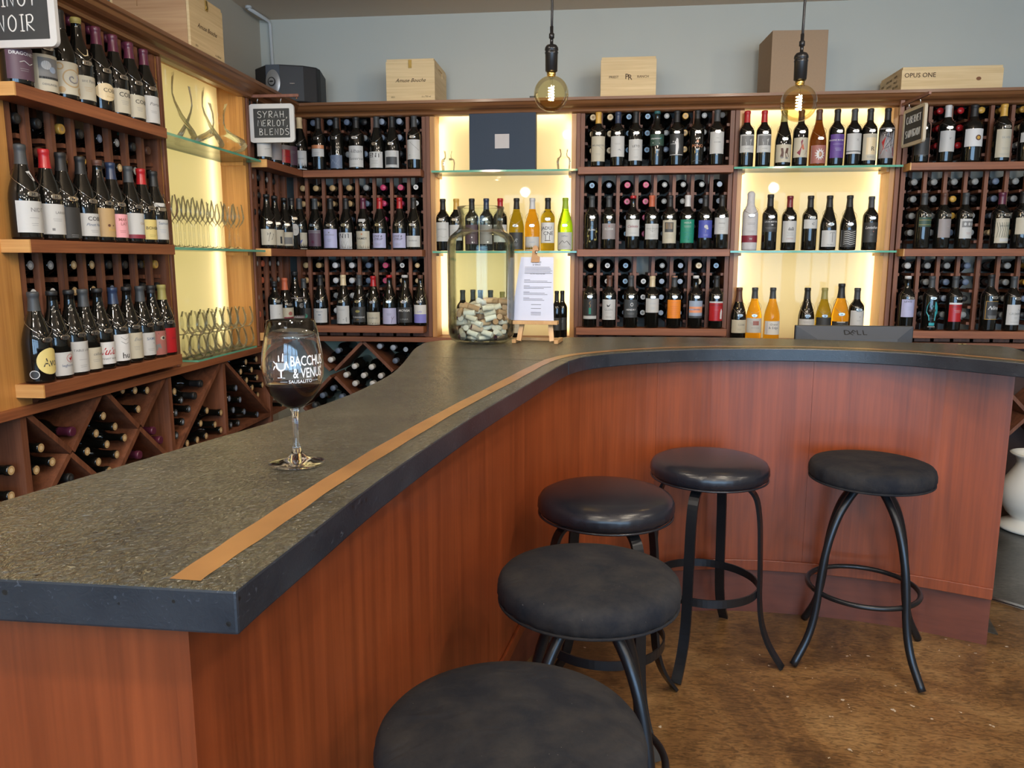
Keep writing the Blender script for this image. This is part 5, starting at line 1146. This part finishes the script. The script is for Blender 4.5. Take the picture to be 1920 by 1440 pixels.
bar_(L0 - .0012, L0 + .0012, .1455, .1556); bar_(L0 - .006, L0 + .006, .1445, .1456)
for a_, b_ in (((-.012, .170), (-.0085, .166)), ((.0085, .170), (.0115, .160)), ((-.003, .170), (-.003, .179)), ((.003, .170), (.004, .182)), ((-.0095, .163), (-.0125, .157))):
    wrap([(L0 + a_[0] - .0012, a_[1]), (L0 + a_[0] + .0012, a_[1]), (L0 + b_[0] + .0007, b_[1]), (L0 + b_[0] - .0007, b_[1])], [(0, 1, 2, 3)], face)
mb.build('printed_logo', plain('glass_print_white', (.85, .86, .88), .5), gl)

# ------------------------------------------------------------------ tall jar of corks
JX, JY = -.445, 3.035
jar = thing('glass_jar', 'tall ribbed clear glass jar part filled with wine corks on the bar', 'jar', (JX, JY, ZT + .0005))
rib = lambda a, z: 1 + (.006 * math.cos(14 * a) if .03 < z < .43 else (.004 * math.cos(14 * a) if z < .47 else 0))
jo = [(0, .001), (.085, .001), (.104, .004), (.120, .014), (.129, .032), (.1315, .060), (.1315, .375), (.129, .398), (.120, .415), (.104, .428), (.092, .437), (.085, .450), (.083, .465), (.085, .495), (.090, .515), (.0915, .521), (.0905, .526), (.0875, .525)]
ji = [(.0855, .515), (.081, .495), (.079, .465), (.081, .452), (.088, .441), (.101, .4305), (.117, .417), (.1255, .398), (.1278, .375), (.1278, .062), (.125, .036), (.116, .021), (.100, .013), (.08, .010), (0, .010)]
MB().lathe(jo + ji, 112, rfun=rib).build('jar_body', thin_glass('pale_green_crystal', (.955, .985, .962), 0.0, .8), jar)
corkmats = [[plain('cork_' + n, c, .8, noise=.25, nscale=90), plain('cork_end_' + n, e, .8)] for n, c, e in (
    ('pale', (.62, .55, .44), (.55, .46, .36)), ('warm', (.52, .34, .20), (.48, .30, .18)), ('white', (.70, .66, .58), (.66, .60, .52)), ('stained', (.50, .36, .26), (.12, .03, .05)), ('brown', (.40, .24, .13), (.36, .2, .1)))]
cn = ['pale printed', 'warm brown', 'whitish printed', 'wine-stained', 'dark brown']
def cork_me(i):
    def f():
        mb = MB(); mb.lathe([(.0108, -.0222), (.0112, -.0215), (.0112, .0215), (.0108, .0222)], 12, mi=0); mb.lathe([(0, -.0222), (.0108, -.0222)], 12, mi=1); mb.lathe([(.0108, .0222), (0, .0222)], 12, mi=1)
        return mb
    return cached(('wine_cork', i), f, corkmats[i])
rng = random.Random(3); placed = []
nc = 0
for layer in range(9):
    z = .0235 + layer * .0198; Rm = .112 if layer else .098; tries = 0; here = []
    zcap = .165
    while tries < 260:
        tries += 1
        r = Rm * math.sqrt(rng.random()) if tries > 110 else Rm * (.80 + .16 * rng.random()); a = rng.uniform(0, 2 * PI)
        x, y = r * math.cos(a), r * math.sin(a)
        top = .150 + .022 * math.cos(a - .2) * (r / .12) + .018 * (1 - r / .12) - (.035 if -2.9 < a < -1.9 else 0)
        if z > top: continue
        yaw = a + PI / 2 + rng.uniform(-.9, .9) if r > .07 else rng.uniform(0, PI)
        dx, dy = math.cos(yaw) * .0175, math.sin(yaw) * .0175
        ends = [(x + dx * t, y + dy * t) for t in (-1, 0, 1)]
        if max(math.hypot(*e) for e in ends) > .1140 - (.012 if layer == 0 else 0): continue
        if any(math.hypot(p[0] - q[0], p[1] - q[1]) < .0205 for e in here for p in e for q in ends): continue
        here.append(ends); k = rng.choice([0, 0, 1, 1, 2, 2, 2, 3, 4])
        o = link('wine_cork', cork_me(k)); o.location = (JX + x, JY + y, ZT + z)
        o.rotation_euler = (rng.uniform(-.3, .3) if layer else 0, R(90) + (rng.uniform(-.35, .35) if layer else 0), yaw)
        tag(o, '%s wine cork lying among the others inside the tall jar' % cn[k], 'cork', '%s corks in the jar' % cn[k]); nc += 1
print('corks', nc)

# ------------------------------------------------------------------ easel with price list
ez = thing('table_easel', 'small wooden easel standing beside the cork jar on the bar', 'easel', (-.228, 3.02, ZT + .0005), R(-6))
mb = MB(); mb.box((-.092, -.018, 0), (-.076, .11, .014)); mb.build('foot', W_EASEL, ez, bevel=.001)
mb = MB(); mb.box((.076, -.018, 0), (.092, .11, .014)); mb.build('foot', W_EASEL, ez, bevel=.001)
mb = MB(); mb.box((-.0755, .092, 0), (.0755, .106, .012)); mb.build('cross_bar', W_EASEL, ez, bevel=.001)
for s in (-1, 1):
    mb = MB(); mb.tube([(s * .066, -.004, .008), (s * .048, .030, .135)], 0, flat=(.018, .012), upv=(1, 0, 0)); mb.build('upright', W_EASEL, ez)
mb = MB(); mb.box((-.088, -.020, .074), (.088, .024, .088)); mb.build('ledge', W_EASEL, ez, bevel=.001)
mb = MB(); mb.tube([(0, .028, .10), (0, .075, .335)], 0, flat=(.030, .006), upv=(1, 0, 0)); mb.build('back_strut', W_EASEL, ez)
for i in range(4):
    pl = thing('price_list', ['front', 'second', 'third', 'rearmost'][i] + ' printed white sheet leaning on the small wooden easel', 'paper', (-.228 - .003 * i, 3.016 + .0022 * i, ZT + .0895), R(-6) + .012 * i, 'sheets on the easel')
    W_, H_ = .066, .245
    vs = []; fs = []; nr = 8
    for j in range(nr + 1):
        t = j / nr; z = H_ * t; y = .060 * t + .008 * math.sin(PI * t) * -1 + .0
        for s in (-W_ - .010 * (1 - t), W_ + .006 * (1 - t)): vs.append((s * (1 - .10 * t) - .004 * i * (1 - t), y, z))
    for j in range(nr): fs.append((2 * j, 2 * j + 1, 2 * j + 3, 2 * j + 2))
    vs += [(x, y + .0006, z) for x, y, z in vs]; m_ = 2 * (nr + 1)
    fs += [tuple(q + m_ for q in f[::-1]) for f in fs]
    MB().add(vs, fs, 0, True).build('sheet', M_PAPER, pl)
    if i == 0:
        mb = MB()
        def pt(s, z): t = z / H_; return (s, .060 * t - .008 * math.sin(PI * t) - .0006, z)
        for s_, h, z, so in (('BACCHUS', .0065, .222, -.006), ('& VENUS', .0065, .212, -.006), ('Great Wine Tasting & Unique Flight', .0034, .178, 0)):
            v2, f2 = text2d(s_); mb.add([pt(so + x * h * .85, z + y * h) for x, y in v2], f2, 0, False)
        z = .205; rr = random.Random(5)
        for blk, (n_, gap_) in enumerate(((6, .010), (0, .010), (3, .009), (3, .009), (3, .008), (3, .012), (1, .010), (1, .010), (3, 0))):
            for j in range(n_):
                w = rr.uniform(.038, .056) if blk < 6 else .02; x0 = -.052 if blk < 6 else -w
                if blk >= 2 and blk < 6 and j == 0: w = .012
                a, b_ = pt(x0, z), pt(x0 + 2 * w if blk < 6 else w, z); c_, d_ = pt(x0, z + .0013), pt(x0 + 2 * w if blk < 6 else w, z + .0013)
                mb.add([a, b_, d_, c_], [(0, 1, 2, 3)], 0, False); z -= .0048
            z -= gap_
        mb.build('printed_text', M_INK, pl)
cl = thing('wooden_clip', 'wooden clip with metal rivet pinching the top of the printed sheets', 'clip', (-.234, 3.072, ZT + .325), R(-6))
mb = MB(); mb.prism([(-.017, -.012), (.017, -.012), (.017, .010), (.006, .016), (.004, .030), (.012, .036), (.006, .052), (-.004, .056), (-.013, .046), (-.014, .02)], -.004, .004)
o = mb.build('clip_jaw', plain('dark_tan_wood', (.36, .19, .08), .5, noise=.2), cl, bevel=.001); o.rotation_euler = (R(78), 0, 0)
o = MB().lathe([(0, .0065), (.006, .006), (.006, .004), (0, .004)], 14).build('rivet', M_CHROME, cl); o.rotation_euler = (R(78), 0, 0); o.location = (.004, -.001, .028)

# ------------------------------------------------------------------ monitor on the service shelf behind the bar
mo = thing('computer_monitor', 'black computer monitor seen from behind over the far bar top', 'monitor', (1.115, 3.42, .7255), R(0))
M_MON = plain('monitor_shell', (.075, .085, .105), .45); M_MON2 = plain('monitor_shell_dark', (.022, .025, .03), .45)
mb = MB(); mb.box((-.245, .045, .085), (.245, .065, .388)); mb.build('bezel', M_MON2, mo, bevel=.003)
A = [(-.240, .044, .090), (.240, .044, .090), (.240, .044, .385), (-.240, .044, .385)]; B = [(-.165, .0, .14), (.165, .0, .14), (.165, .0, .335), (-.165, .0, .335)]
mb = MB(); mb.add(A + B, [(0, 1, 5, 4), (1, 2, 6, 5), (2, 3, 7, 6), (3, 0, 4, 7), (4, 5, 6, 7)], 0, False); mb.build('back_cover', M_MON, mo)
mb = MB(); mb.box((-.21, .040, .372), (.21, .046, .376)); mb.build('vent_groove', M_BLACK, mo)
mb = MB()
vs, fs = text2d('DELL'); nrm_ = Vector((0, -.05, .044)).normalized(); upd = Vector((0, .044, .05)).normalized()
cen = Vector((0, .0155, .352)) + Vector((0, -1, 0)) * .0012
upd = (Vector((0, .044, .385)) - Vector((0, 0, .335))).normalized()
for q, ch in enumerate(('D', 'E', 'L', 'L')):
    v2, f2 = text2d(ch, 0); a_ = R(-38) if ch == 'E' else 0
    mb.add([cen + Vector((1, 0, 0)) * ((q - 1.5) * .024 + .026 * (x * math.cos(a_) - (y - .5) * math.sin(a_)) * 1.05) + upd * (.026 * ((y - .5) * math.cos(a_) + x * math.sin(a_)) + .012) for x, y in v2], f2, 0, False)
mb.build('maker_lettering', M_BLACK, mo)
mb = MB(); mb.box((-.035, .012, .010), (.035, .040, .16)); mb.build('stand_neck', M_MON2, mo, bevel=.003)
mb = MB(); mb.box((-.12, -.06, 0), (.12, .12, .010)); mb.build('stand_base', M_MON2, mo, bevel=.004)

# ------------------------------------------------------------------ dark square gift box
bx = thing('square_box', 'large dark blue square box with a pale square in the middle, first lit niche', 'box', (along_x(942, 4.27, GS1 + .15), 4.262, GS1), R(-2))
mb = MB(); mb.box((-.180, 0, 0), (.180, .06, .298)); mb.build('carton', plain('dark_blue_linen', (.028, .045, .075), .7, noise=.1, nscale=300, bump=.2), bx, bevel=.002)
mb = MB(); mb.box((-.040, -.0008, .116), (.038, -.0001, .190)); mb.build('pale_plate', K('mgrey') if False else plain('pale_plate', (.50, .47, .47), .5), bx)

# ------------------------------------------------------------------ crates and speaker on top of the cabinets
ZC = 2.2305
def crate(label, loc, rz, W_, D_, H_, face_prints, clasp=True, front=W_CRATE, plank=None):
    t = thing('wooden_crate', label, 'crate', loc, rz)
    mb = MB(); w, d, h = W_ / 2, D_, H_
    mb.box((-w, .0, 0), (w, .011, h - .013)); mb.build('front_board', front, t, bevel=.001)
    mb = MB(); mb.box((-w, d - .011, 0), (w, d, h - .013)); mb.build('rear_board', W_CRATE, t, bevel=.001)
    for s in (-1, 1):
        mb = MB(); x0, x1 = (-w, -w + .010) if s < 0 else (w - .010, w)
        if H_ > .15:     # side board with a hand slot
            for a, b_ in (((x0, .0115, 0), (x1, d - .0115, h * .72)), ((x0, .0115, h * .86), (x1, d - .0115, h - .013)), ((x0, .0115, h * .72), (x1, d * .33, h * .86)), ((x0, d * .66, h * .72), (x1, d - .0115, h * .86))): mb.box(a, b_)
        else: mb.box((x0, .0115, 0), (x1, d - .0115, h - .013))
        if H_ > .15: mb.box((x0 + (.005 if s < 0 else 0), d * .331, h * .72), (x1 - (.005 if s > 0 else 0), d * .659, h * .86))
        mb.build('side_board', plank or W_CRATE, t)
    mb = MB(); mb.box((-w + .0105, .0115, 0), (w - .0105, d - .0115, .008)); mb.build('floor_board', W_CRATE, t)
    mb = MB(); mb.box((-w + .004, .003, h - .0125), (w - .004, d, h)); mb.build('lid', W_CRATE, t, bevel=.001)
    mb = MB(); flist = []
    for (s_, hh, x, z, sh) in face_prints: flat_text(mb, s_, (x, -.0006, z), hh, shear=sh)
    mb.build('burned_lettering', plain('burned_ink', (.06, .025, .01), .8), t)
    if clasp:
        mb = MB(); mb.box((-.009, -.004, h - .047), (.009, -.0001, h - .006)); mb.box((-.007, -.007, h - .040), (.007, -.004, h - .028)); mb.build('brass_clasp', M_BRASS, t, bevel=.001)
    return t
AB = [('Amuse Bouche', .0185, 0, .095, .45), ('2021', .008, -.095, .016, 0), ('6 x 750 ml', .008, .085, .016, 0)]
crate('pine crate with Amuse Bouche script, left of the first hanging bulb on the back wall', (-.99, 4.215, ZC), 0, .262, .33, .212, AB)
crate('pine crate with Amuse Bouche script on top of the left wall cabinet', (-1.617, 3.245, ZC), R(90), .285, .33, .225, AB, plank=W_CRATE_D)
crate('small flat pine crate burned Priest Ranch, right of the first hanging bulb', (.155, 4.245, ZC), 0, .285, .17, .200, [('PRIEST', .012, -.075, .095, 0), ('RANCH', .012, .075, .095, 0), ('P', .026, -.008, .090, 0), ('R', .026, .008, .086, 0)], clasp=False)
t = crate('long low pine crate burned Opus One, far right on the cabinet top', (1.742, 4.225, ZC), 0, .478, .30, .110, [('OPUS ONE', .0215, -.152, .060, .0)], clasp=False)
for grp in (((.05, .075, 'NAPA'), (.05, .05, 'VALLEY'), (.05, .025, 'RED WINE')), ((.14, .07, 'OPUS ONE'), (.14, .045, 'OAKVILLE')), ((.23, .06, 'WINE'),)):
    mb = MB()
    for (y, z, s_) in grp:
        v2, f2 = text2d(s_); mb.add([(-.2396, y + .03 - x * .011, z + yy_ * .011) for x, yy_ in v2], f2, 0, False)
    mb.build('side_lettering', MATS['burned_ink'], t)
mb = MB()
v = [(.125 + .012 * math.cos(k * PI / 6), -.0008, .048 + .009 * math.sin(k * PI / 6)) for k in range(12)]; mb.add(v, [tuple(range(12))], 0, False); mb.build('wood_knot', plain('wood_knot', (.20, .08, .03), .7), t)
cb = thing('cardboard_box', 'tall plain brown cardboard box behind the second hanging bulb', 'box', (1.005, 4.235, ZC), R(3))
mb = MB(); mb.box((-.138, 0, 0), (.138, .26, .302)); mb.build('carton', plain('cardboard', (.34, .235, .15), .85, noise=.08, nscale=120), cb, bevel=.002)
mb = MB(); mb.box((-.138, .127, .3023), (.138, .131, .3026)); mb.build('top_seam', plain('cardboard_dark', (.2, .13, .08), .85), cb)
sb = thing('router_box', 'tiny black electronic box on the cabinet top beside the first hanging bulb', 'device', (along_x(998, 4.24, 2.24), 4.24, ZC))
MB().box((-.014, 0, 0), (.014, .04, .016)).build('case', M_BLACK, sb, bevel=.001)
sp = thing('loudspeaker', 'black loudspeaker with silver oval tweeter on the cabinet in the room corner', 'speaker', (-1.66, 4.16, ZC), R(10))
mb = MB(); mb.prism([(-.175, .10), (-.095, .0), (-.02, -.015), (.10, .005), (.165, .045), (.175, .09), (.17, .30), (-.16, .30)], 0, .185); mb.build('cabinet', plain('speaker_black', (.012, .013, .016), .55, noise=.1, nscale=400, bump=.2), sp, bevel=.006)
c0, c1 = Vector((-.095, .0, 0)), Vector((-.02, -.015, 0)); ax_ = (c1 - c0).normalized(); nn = Vector((ax_.y, -ax_.x, 0)); cc = (c0 + c1) / 2 + Vector((0, 0, .095))
def ell(mb, rx, rz_, off, mi=0, n=28, dome=0):
    vs = [cc + ax_ * rx * math.cos(2 * PI * i / n) + Vector((0, 0, rz_ * math.sin(2 * PI * i / n))) + nn * (off - dome) for i in range(n)] + [cc + nn * off]
    mb.add(vs, [(i, (i + 1) % n, n) for i in range(n)], mi, True)
mb = MB(); mb.add([c0 + nn * .001, c1 + nn * .001, c1 + nn * .001 + Vector((0, 0, .184)), c0 + nn * .001 + Vector((0, 0, .184))], [(0, 1, 2, 3)], 0, False); mb.build('grey_face', plain('speaker_grey', (.10, .12, .15), .4, .3), sp)
mb = MB(); ell(mb, .040, .064, .014, dome=.012); mb.build('tweeter_dish', plain('speaker_silver', (.42, .44, .46), .3, .7), sp)
mb = MB(); ell(mb, .021, .023, .020, dome=.002); o = mb.build('tweeter_ring', M_BLACK, sp)
mb = MB(); ell(mb, .016, .018, .0215, dome=.001); mb.build('tweeter_cap', MATS['speaker_silver'], sp)
mb = MB(); ell(mb, .012, .004, .0225, dome=.0); mb.build('tweeter_slot', M_BLACK, sp)
mb = MB(); mb.box((.030, -.0125, .088), (.056, -.0095, .091)); mb.build('name_plate', M_CHROME, sp)
cp = thing('conduit_pipe', 'thin white pipe running down the back wall behind the loudspeaker', 'pipe', (-1.86, 4.585, 2.24))
px = along_x(513, 4.585, 2.5); 
mb = MB(); mb.tube([(px + .0, 4.585, 2.235), (px - .01, 4.585, Z1 - .03), (px - .012, 4.57, Z1 - .014), (px - .03, 4.35, Z1 - .012)], .010, 10); mb.build('pipe', plain('pipe_white', (.55, .57, .58), .4), cp, world=True)
mb = MB(); mb.lathe([(0, 0), (.018, 0), (.018, .012), (0, .012)], 14, c=(px - .03, 4.35, Z1 - .0125)); mb.build('pipe_flange', MATS['pipe_white'], cp, world=True)

# ------------------------------------------------------------------ chalk signs on brackets
M_BOARD = plain('chalkboard', (.045, .047, .048), .8, noise=.25, nscale=12); M_FR = plain('whitewashed_frame', (.62, .62, .62), .6, noise=.05)
M_FR2 = plain('cream_frame', (.55, .48, .36), .6, noise=.05); M_CHALK = plain('chalk', (.80, .80, .78), .9)
W_BRK = wood('bracket_wood', (.16, .06, .04), (.28, .12, .08), scale=(40, 3, 3), rough=.45)
def rrect(w, h, r, n=5):
    out = []
    for cx, cz, a0 in ((w - r, h - r, 0), (-w + r, h - r, 90), (-w + r, -h + r, 180), (w - r, -h + r, 270)):
        for k in range(n + 1): a = R(a0 + 90 * k / n); out.append((cx + r * math.cos(a), cz + r * math.sin(a)))
    return out
def sign(label, loc, rz, w, h, text, frame, arm, th, fb=.022):
    """local: board in the XZ plane facing -Y, origin at its centre"""
    t = thing('chalk_sign', label, 'sign', loc, rz)
    o_ = rrect(w, h, .018); i_ = rrect(w - fb, h - fb, .002); n = len(o_)
    vs = [(x, -.007, z) for x, z in o_] + [(x, -.007, z) for x, z in i_] + [(x, .007, z) for x, z in o_] + [(x, .007, z) for x, z in i_]
    fs = []
    for i in range(n):
        j = (i + 1) % n
        fs += [(i, j, n + j, n + i), (2 * n + i, 3 * n + i, 3 * n + j, 2 * n + j), (i, 2 * n + i, 2 * n + j, j), (n + i, n + j, 3 * n + j, 3 * n + i)]
    MB().add(vs, fs, 0, False).build('frame', frame, t)
    MB().box((-w + fb - .001, -.0035, -h + fb - .001), (w - fb + .001, .0035, h - fb + .001)).build('slate', M_BOARD, t)
    mb = MB()
    for (s_, x0, z0, hh, ww) in text: chalk(mb, s_, x0, z0, hh, ww, -.0045, th)
    mb.build('chalk_lettering', M_CHALK, t)
    for x in (-w * .62, w * .42):
        MB().tube([(x, 0, h - .002), (x, 0, h + .014), (x + .004, -.003, h + .022), (x, 0, h + .032)], .002, 6).build('hook', M_CHROME, t)
    b = thing('sign_bracket', arm[0], 'bracket', loc, rz)
    MB().box((-w - .03, -.006, h + .030), (w + .025, .006, h + .044)).build('arm', W_BRK, b, bevel=.001)
    MB().box((-w - .045, -.010, h - .012), (-w - .031, .010, h + .060)).build('mount', W_BRK, b, bevel=.001)
    MB().lathe([(0, -.004), (.005, 0), (0, .006)], 10, c=(w + .015, 0, h + .024)).build('finial', plain('copper_finial', (.5, .22, .1), .3, 1), b)
    return t
sign('white framed chalkboard reading SYRAH, MERLOT, BLENDS', (-1.567, 3.75, 2.047), R(1), .112, .090, [('SYRAH,', -.072, .026, .030, .028), ('MERLOT,', -.070, -.013, .028, .0235), ('BLENDS', -.066, -.054, .029, .026)], M_FR,
     ('short wooden bracket holding the SYRAH, MERLOT, BLENDS chalkboard', ), .0013)
sign('white framed chalkboard reading PINOT NOIR at the top left of the view', (-1.590, 2.105, 2.060), R(0), .112, .088, [('PINOT', -.080, .020, .038, .032), ('NOIR', -.066, -.045, .042, .034)], M_FR,
     ('wooden bracket holding the PINOT NOIR chalkboard', ), .0019, .020)
sign('cream framed chalkboard reading CABERNET SAUVIGNON, seen at an angle', (1.532, 4.095, 2.037), R(-90) + R(3), .115, .090, [('CABERNET', -.078, .018, .034, .0195), ('SAUVIGNON', -.080, -.048, .034, .0185)], M_FR2,
     ('dark wooden bracket holding the CABERNET SAUVIGNON chalkboard', ), .0014, .016)

# ------------------------------------------------------------------ pendant lamps
M_CORD = plain('black_cord', (.015, .015, .018), .5)
M_AMBER = thin_glass('amber_globe_glass', (1.0, .90, .62), 0, .5)
G_FIL = glow('filament', (1.0, .66, .30), 160)
for i, (px_, zb, lab) in enumerate((((-.168), 1.985, 'left'), (.700, 1.935, 'right'))):
    py = 2.92
    t = thing('pendant_lamp', ('amber globe bulb on a black cord hanging above the cork jar side of the bar' if i == 0 else 'amber globe bulb on a black cord in front of the cardboard box'), 'lamp', (px_, py, zb))
    # z=0 is the globe centre
    zt = Z1 - zb
    MB().tube([(0, 0, .205), (0.001, 0, .28), (.006 * i + .003, 0, zt - .02)], .0045, 8).build('cord', M_CORD, t)
    MB().lathe([(0, zt - .025), (.05, zt - .025), (.055, zt - .001), (0, zt - .001)], 24).build('ceiling_rose', M_BLACK, t)
    MB().lathe([(0, .232), (.006, .23), (.006, .208), (.0095, .205), (.0095, .190), (.006, .188), (.006, .170), (.018, .166), (.0235, .158), (.0245, .150), (.0225, .147), (.0225, .143), (.0245, .141), (.0225, .136), (.0215, .078), (.019, .076), (0, .076)], 24).build('socket', M_BLACKMETAL, t)
    MB().lathe([(0, .0755), (.016, .0755), (.016, .066), (.0145, .062), (0, .062)], 18).build('bulb_cap', M_BRASS, t)
    prof = [(.015, .0615), (.016, .058), (.022, .056)]
    prof = [(.0145, .0617), (.0155, .058)] + [(.0625 * math.sin(R(a)), .0625 * math.cos(R(a))) for a in range(22, 181, 6)]
    prof[-1] = (0, -.0625)
    MB().lathe(prof, 36).build('globe', M_AMBER, t)
    path = []
    for k in range(70):
        a = k / 70 * 2 * PI * 5; path.append((.0085 * math.cos(a) , .0085 * math.sin(a), .026 - .050 * k / 70))
    MB().tube(path, .0021, 6).build('filament', G_FIL, t)
    MB().lathe([(0, .062), (.006, .060), (.004, .045), (.0025, .030), (0, .028)], 12).build('glass_stem', M_CLEAR, t)

# ------------------------------------------------------------------ bar stools
M_FAB = plain('navy_fabric', (.008, .0095, .0155), .85, noise=.35, nscale=25, bump=.25); 
def fabric():
    m, nt, b = new_mat('dusty_navy_fabric'); L = nt.links
    tc = nt.nodes.new('ShaderNodeTexCoord')
    n = nt.nodes.new('ShaderNodeTexNoise'); n.inputs['Scale'].default_value = 9; n.inputs['Detail'].default_value = 8; n.inputs['Roughness'].default_value = .7
    L.new(tc.outputs['Object'], n.inputs['Vector'])
    cr = nt.nodes.new('ShaderNodeValToRGB'); e = cr.color_ramp.elements
    e[0].position = .38; e[0].color = (.006, .008, .014, 1); e[1].position = .72; e[1].color = (.030, .028, .028, 1)
    L.new(n.outputs['Fac'], cr.inputs[0])
    n2 = nt.nodes.new('ShaderNodeTexNoise'); n2.inputs['Scale'].default_value = 150; n2.inputs['Detail'].default_value = 2
    L.new(tc.outputs['Object'], n2.inputs['Vector'])
    g = nt.nodes.new('ShaderNodeMath'); g.operation = 'GREATER_THAN'; g.inputs[1].default_value = .765; L.new(n2.outputs['Fac'], g.inputs[0])
    mx = nt.nodes.new('ShaderNodeMix'); mx.data_type = 'RGBA'; mx.inputs[7].default_value = (.10, .095, .09, 1)
    L.new(g.outputs[0], mx.inputs[0]); L.new(cr.outputs[0], mx.inputs[6]); L.new(mx.outputs[2], b.inputs['Base Color'])
    b.inputs['Roughness'].default_value = .9; b.inputs['Specular IOR Level'].default_value = .3
    n3 = nt.nodes.new('ShaderNodeTexNoise'); n3.inputs['Scale'].default_value = 14; n3.inputs['Detail'].default_value = 5; n3.inputs['Distortion'].default_value = 1.5
    L.new(tc.outputs['Object'], n3.inputs['Vector'])
    bp = nt.nodes.new('ShaderNodeBump'); bp.inputs['Strength'].default_value = .5; bp.inputs['Distance'].default_value = .008
    L.new(n3.outputs['Fac'], bp.inputs['Height']); L.new(bp.outputs[0], b.inputs['Normal'])
    return m
M_FAB = fabric()
M_LEA = plain('navy_leather', (.012, .013, .019), .27, noise=.2, nscale=30, bump=.12)
M_TUBE = plain('gunmetal', (.035, .037, .042), .30, .75)
def make_stool(kind):
    t = thing('bar_stool', '-', 'stool', (0, 0, 0))
    lea = kind == 'flat'
    prof = [(0, .632), (.150, .630), (.190, .634), (.199, .642), (.203, .655), (.202, .672), (.194, .686), (.176, .695), (.14, .701), (.08, .705), (0, .707)] if lea else \
           [(0, .636), (.150, .634), (.190, .634), (.198, .638), (.2025, .650), (.2025, .668), (.199, .680), (.192, .688), (.170, .694), (.12, .698), (.05, .700), (0, .700)]
    wr = (lambda a, z: 1 + (.006 * math.sin(a * 37 + 2 * math.sin(a * 5)) * max(0, (.682 - z) / .05) if z > .636 else 0)) if lea else (lambda a, z: 1 + .009 * math.sin(a * 31 + 1.8 * math.sin(a * 4)) * max(0, (.684 - z) / .05) * (z > .636))
    MB().lathe(prof, 144, rfun=wr).build('seat_cushion', M_LEA if lea else M_FAB, t)
    MB().tube([(.199 * math.cos(2 * PI * k / 64), .199 * math.sin(2 * PI * k / 64), .635) for k in range(64)], .0035, 6, closed=True).build('piping', M_LEA if lea else M_FAB, t)
    MB().lathe([(0, .610), (.10, .610), (.10, .629), (0, .629)], 32).build('swivel_plate', M_TUBE, t)
    prof_r = [(.03, .622), (.10, .622), (.140, .610), (.168, .575), (.182, .50), (.188, .40), (.192, .30), (.195, .22), (.207, .14), (.235, .07), (.282, .004)] if lea else \
             [(.045, .615), (.085, .575), (.125, .520), (.155, .45), (.176, .37), (.188, .29), (.195, .22), (.208, .15), (.232, .085), (.280, .008)]
    # smooth
    P2 = spline(prof_r, 4)
    for k in range(4):
        a = PI / 4 + k * PI / 2; c_, s_ = math.cos(a), math.sin(a); path = [(p.x * c_, p.x * s_, p.y) for p in P2]
        if lea: MB().tube(path, 0, flat=(.034, .010), upv=(-s_, c_, 0)).build('leg', M_TUBE, t)
        else: MB().tube(path, .0135, 12).build('leg', M_TUBE, t)
    if lea:
        mb = MB(); mb.lathe([(.182, .236), (.187, .236), (.187, .264), (.182, .264), (.182, .236)], 72, smooth=False)
    else:
        mb = MB(); mb.tube([(.182 * math.cos(2 * PI * k / 72), .182 * math.sin(2 * PI * k / 72), .25) for k in range(72)], .009, 8, closed=True)
        
    mb.build('foot_ring', M_TUBE, t)
    return t
def dup(root, loc, rz, label):
    r = root.copy(); COL.objects.link(r); r.location = loc; r.rotation_euler = (0, 0, rz); r['label'] = label
    for ch in list(root.children):
        c = ch.copy(); COL.objects.link(c); c.parent = r
    return r
S5 = make_stool('tube'); S5.location = (.958, 2.70, 0); S5.rotation_euler = (0, 0, R(-64.6 - 45)); S5.scale = (1, 1, 1.02); S5['label'] = 'fabric seated bar stool at the right end of the bar, nothing beside it'
S4 = make_stool('flat'); S4.location = (.408, 2.678, 0); S4.rotation_euler = (0, 0, R(-24.8 - 45)); S4.scale = (1, 1, 1.02); S4['label'] = 'shiny leather bar stool standing in the bend of the bar'
dup(S4, (.043, 2.24, 0), R(32 - 45), 'shiny leather bar stool between the bend stool and the fabric stools')
dup(S5, (-.003, 1.64, 0), R(2), 'fabric seated bar stool in front of the shiny leather ones')
dup(S5, (-.114, 1.055, 0), R(8), 'fabric seated bar stool nearest to the viewer, its seat filling the bottom edge')

# ------------------------------------------------------------------ white vase
va = thing('ceramic_vase', 'large glossy white ceramic vase on the floor at the right end behind the bar', 'vase', (2.285, 4.13, .0045)); va.scale = (.84, .84, .97)
MB().lathe([(0, 0), (.165, 0), (.185, .008), (.188, .020), (.165, .036), (.120, .058), (.118, .068), (.150, .095), (.182, .150), (.190, .205), (.178, .255), (.140, .310), (.118, .345), (.112, .370), (.125, .398), (.150, .412), (.152, .418), (.143, .420), (.120, .402), (.104, .370), (.11, .34), (.13, .31), (.165, .25), (.176, .205), (.165, .15), (.12, .09), (0, .08)], 48).build('vase_body', plain('white_glaze', (.85, .82, .74), .18, 0, .5, coat=.6, noise=.03, nscale=5), va)
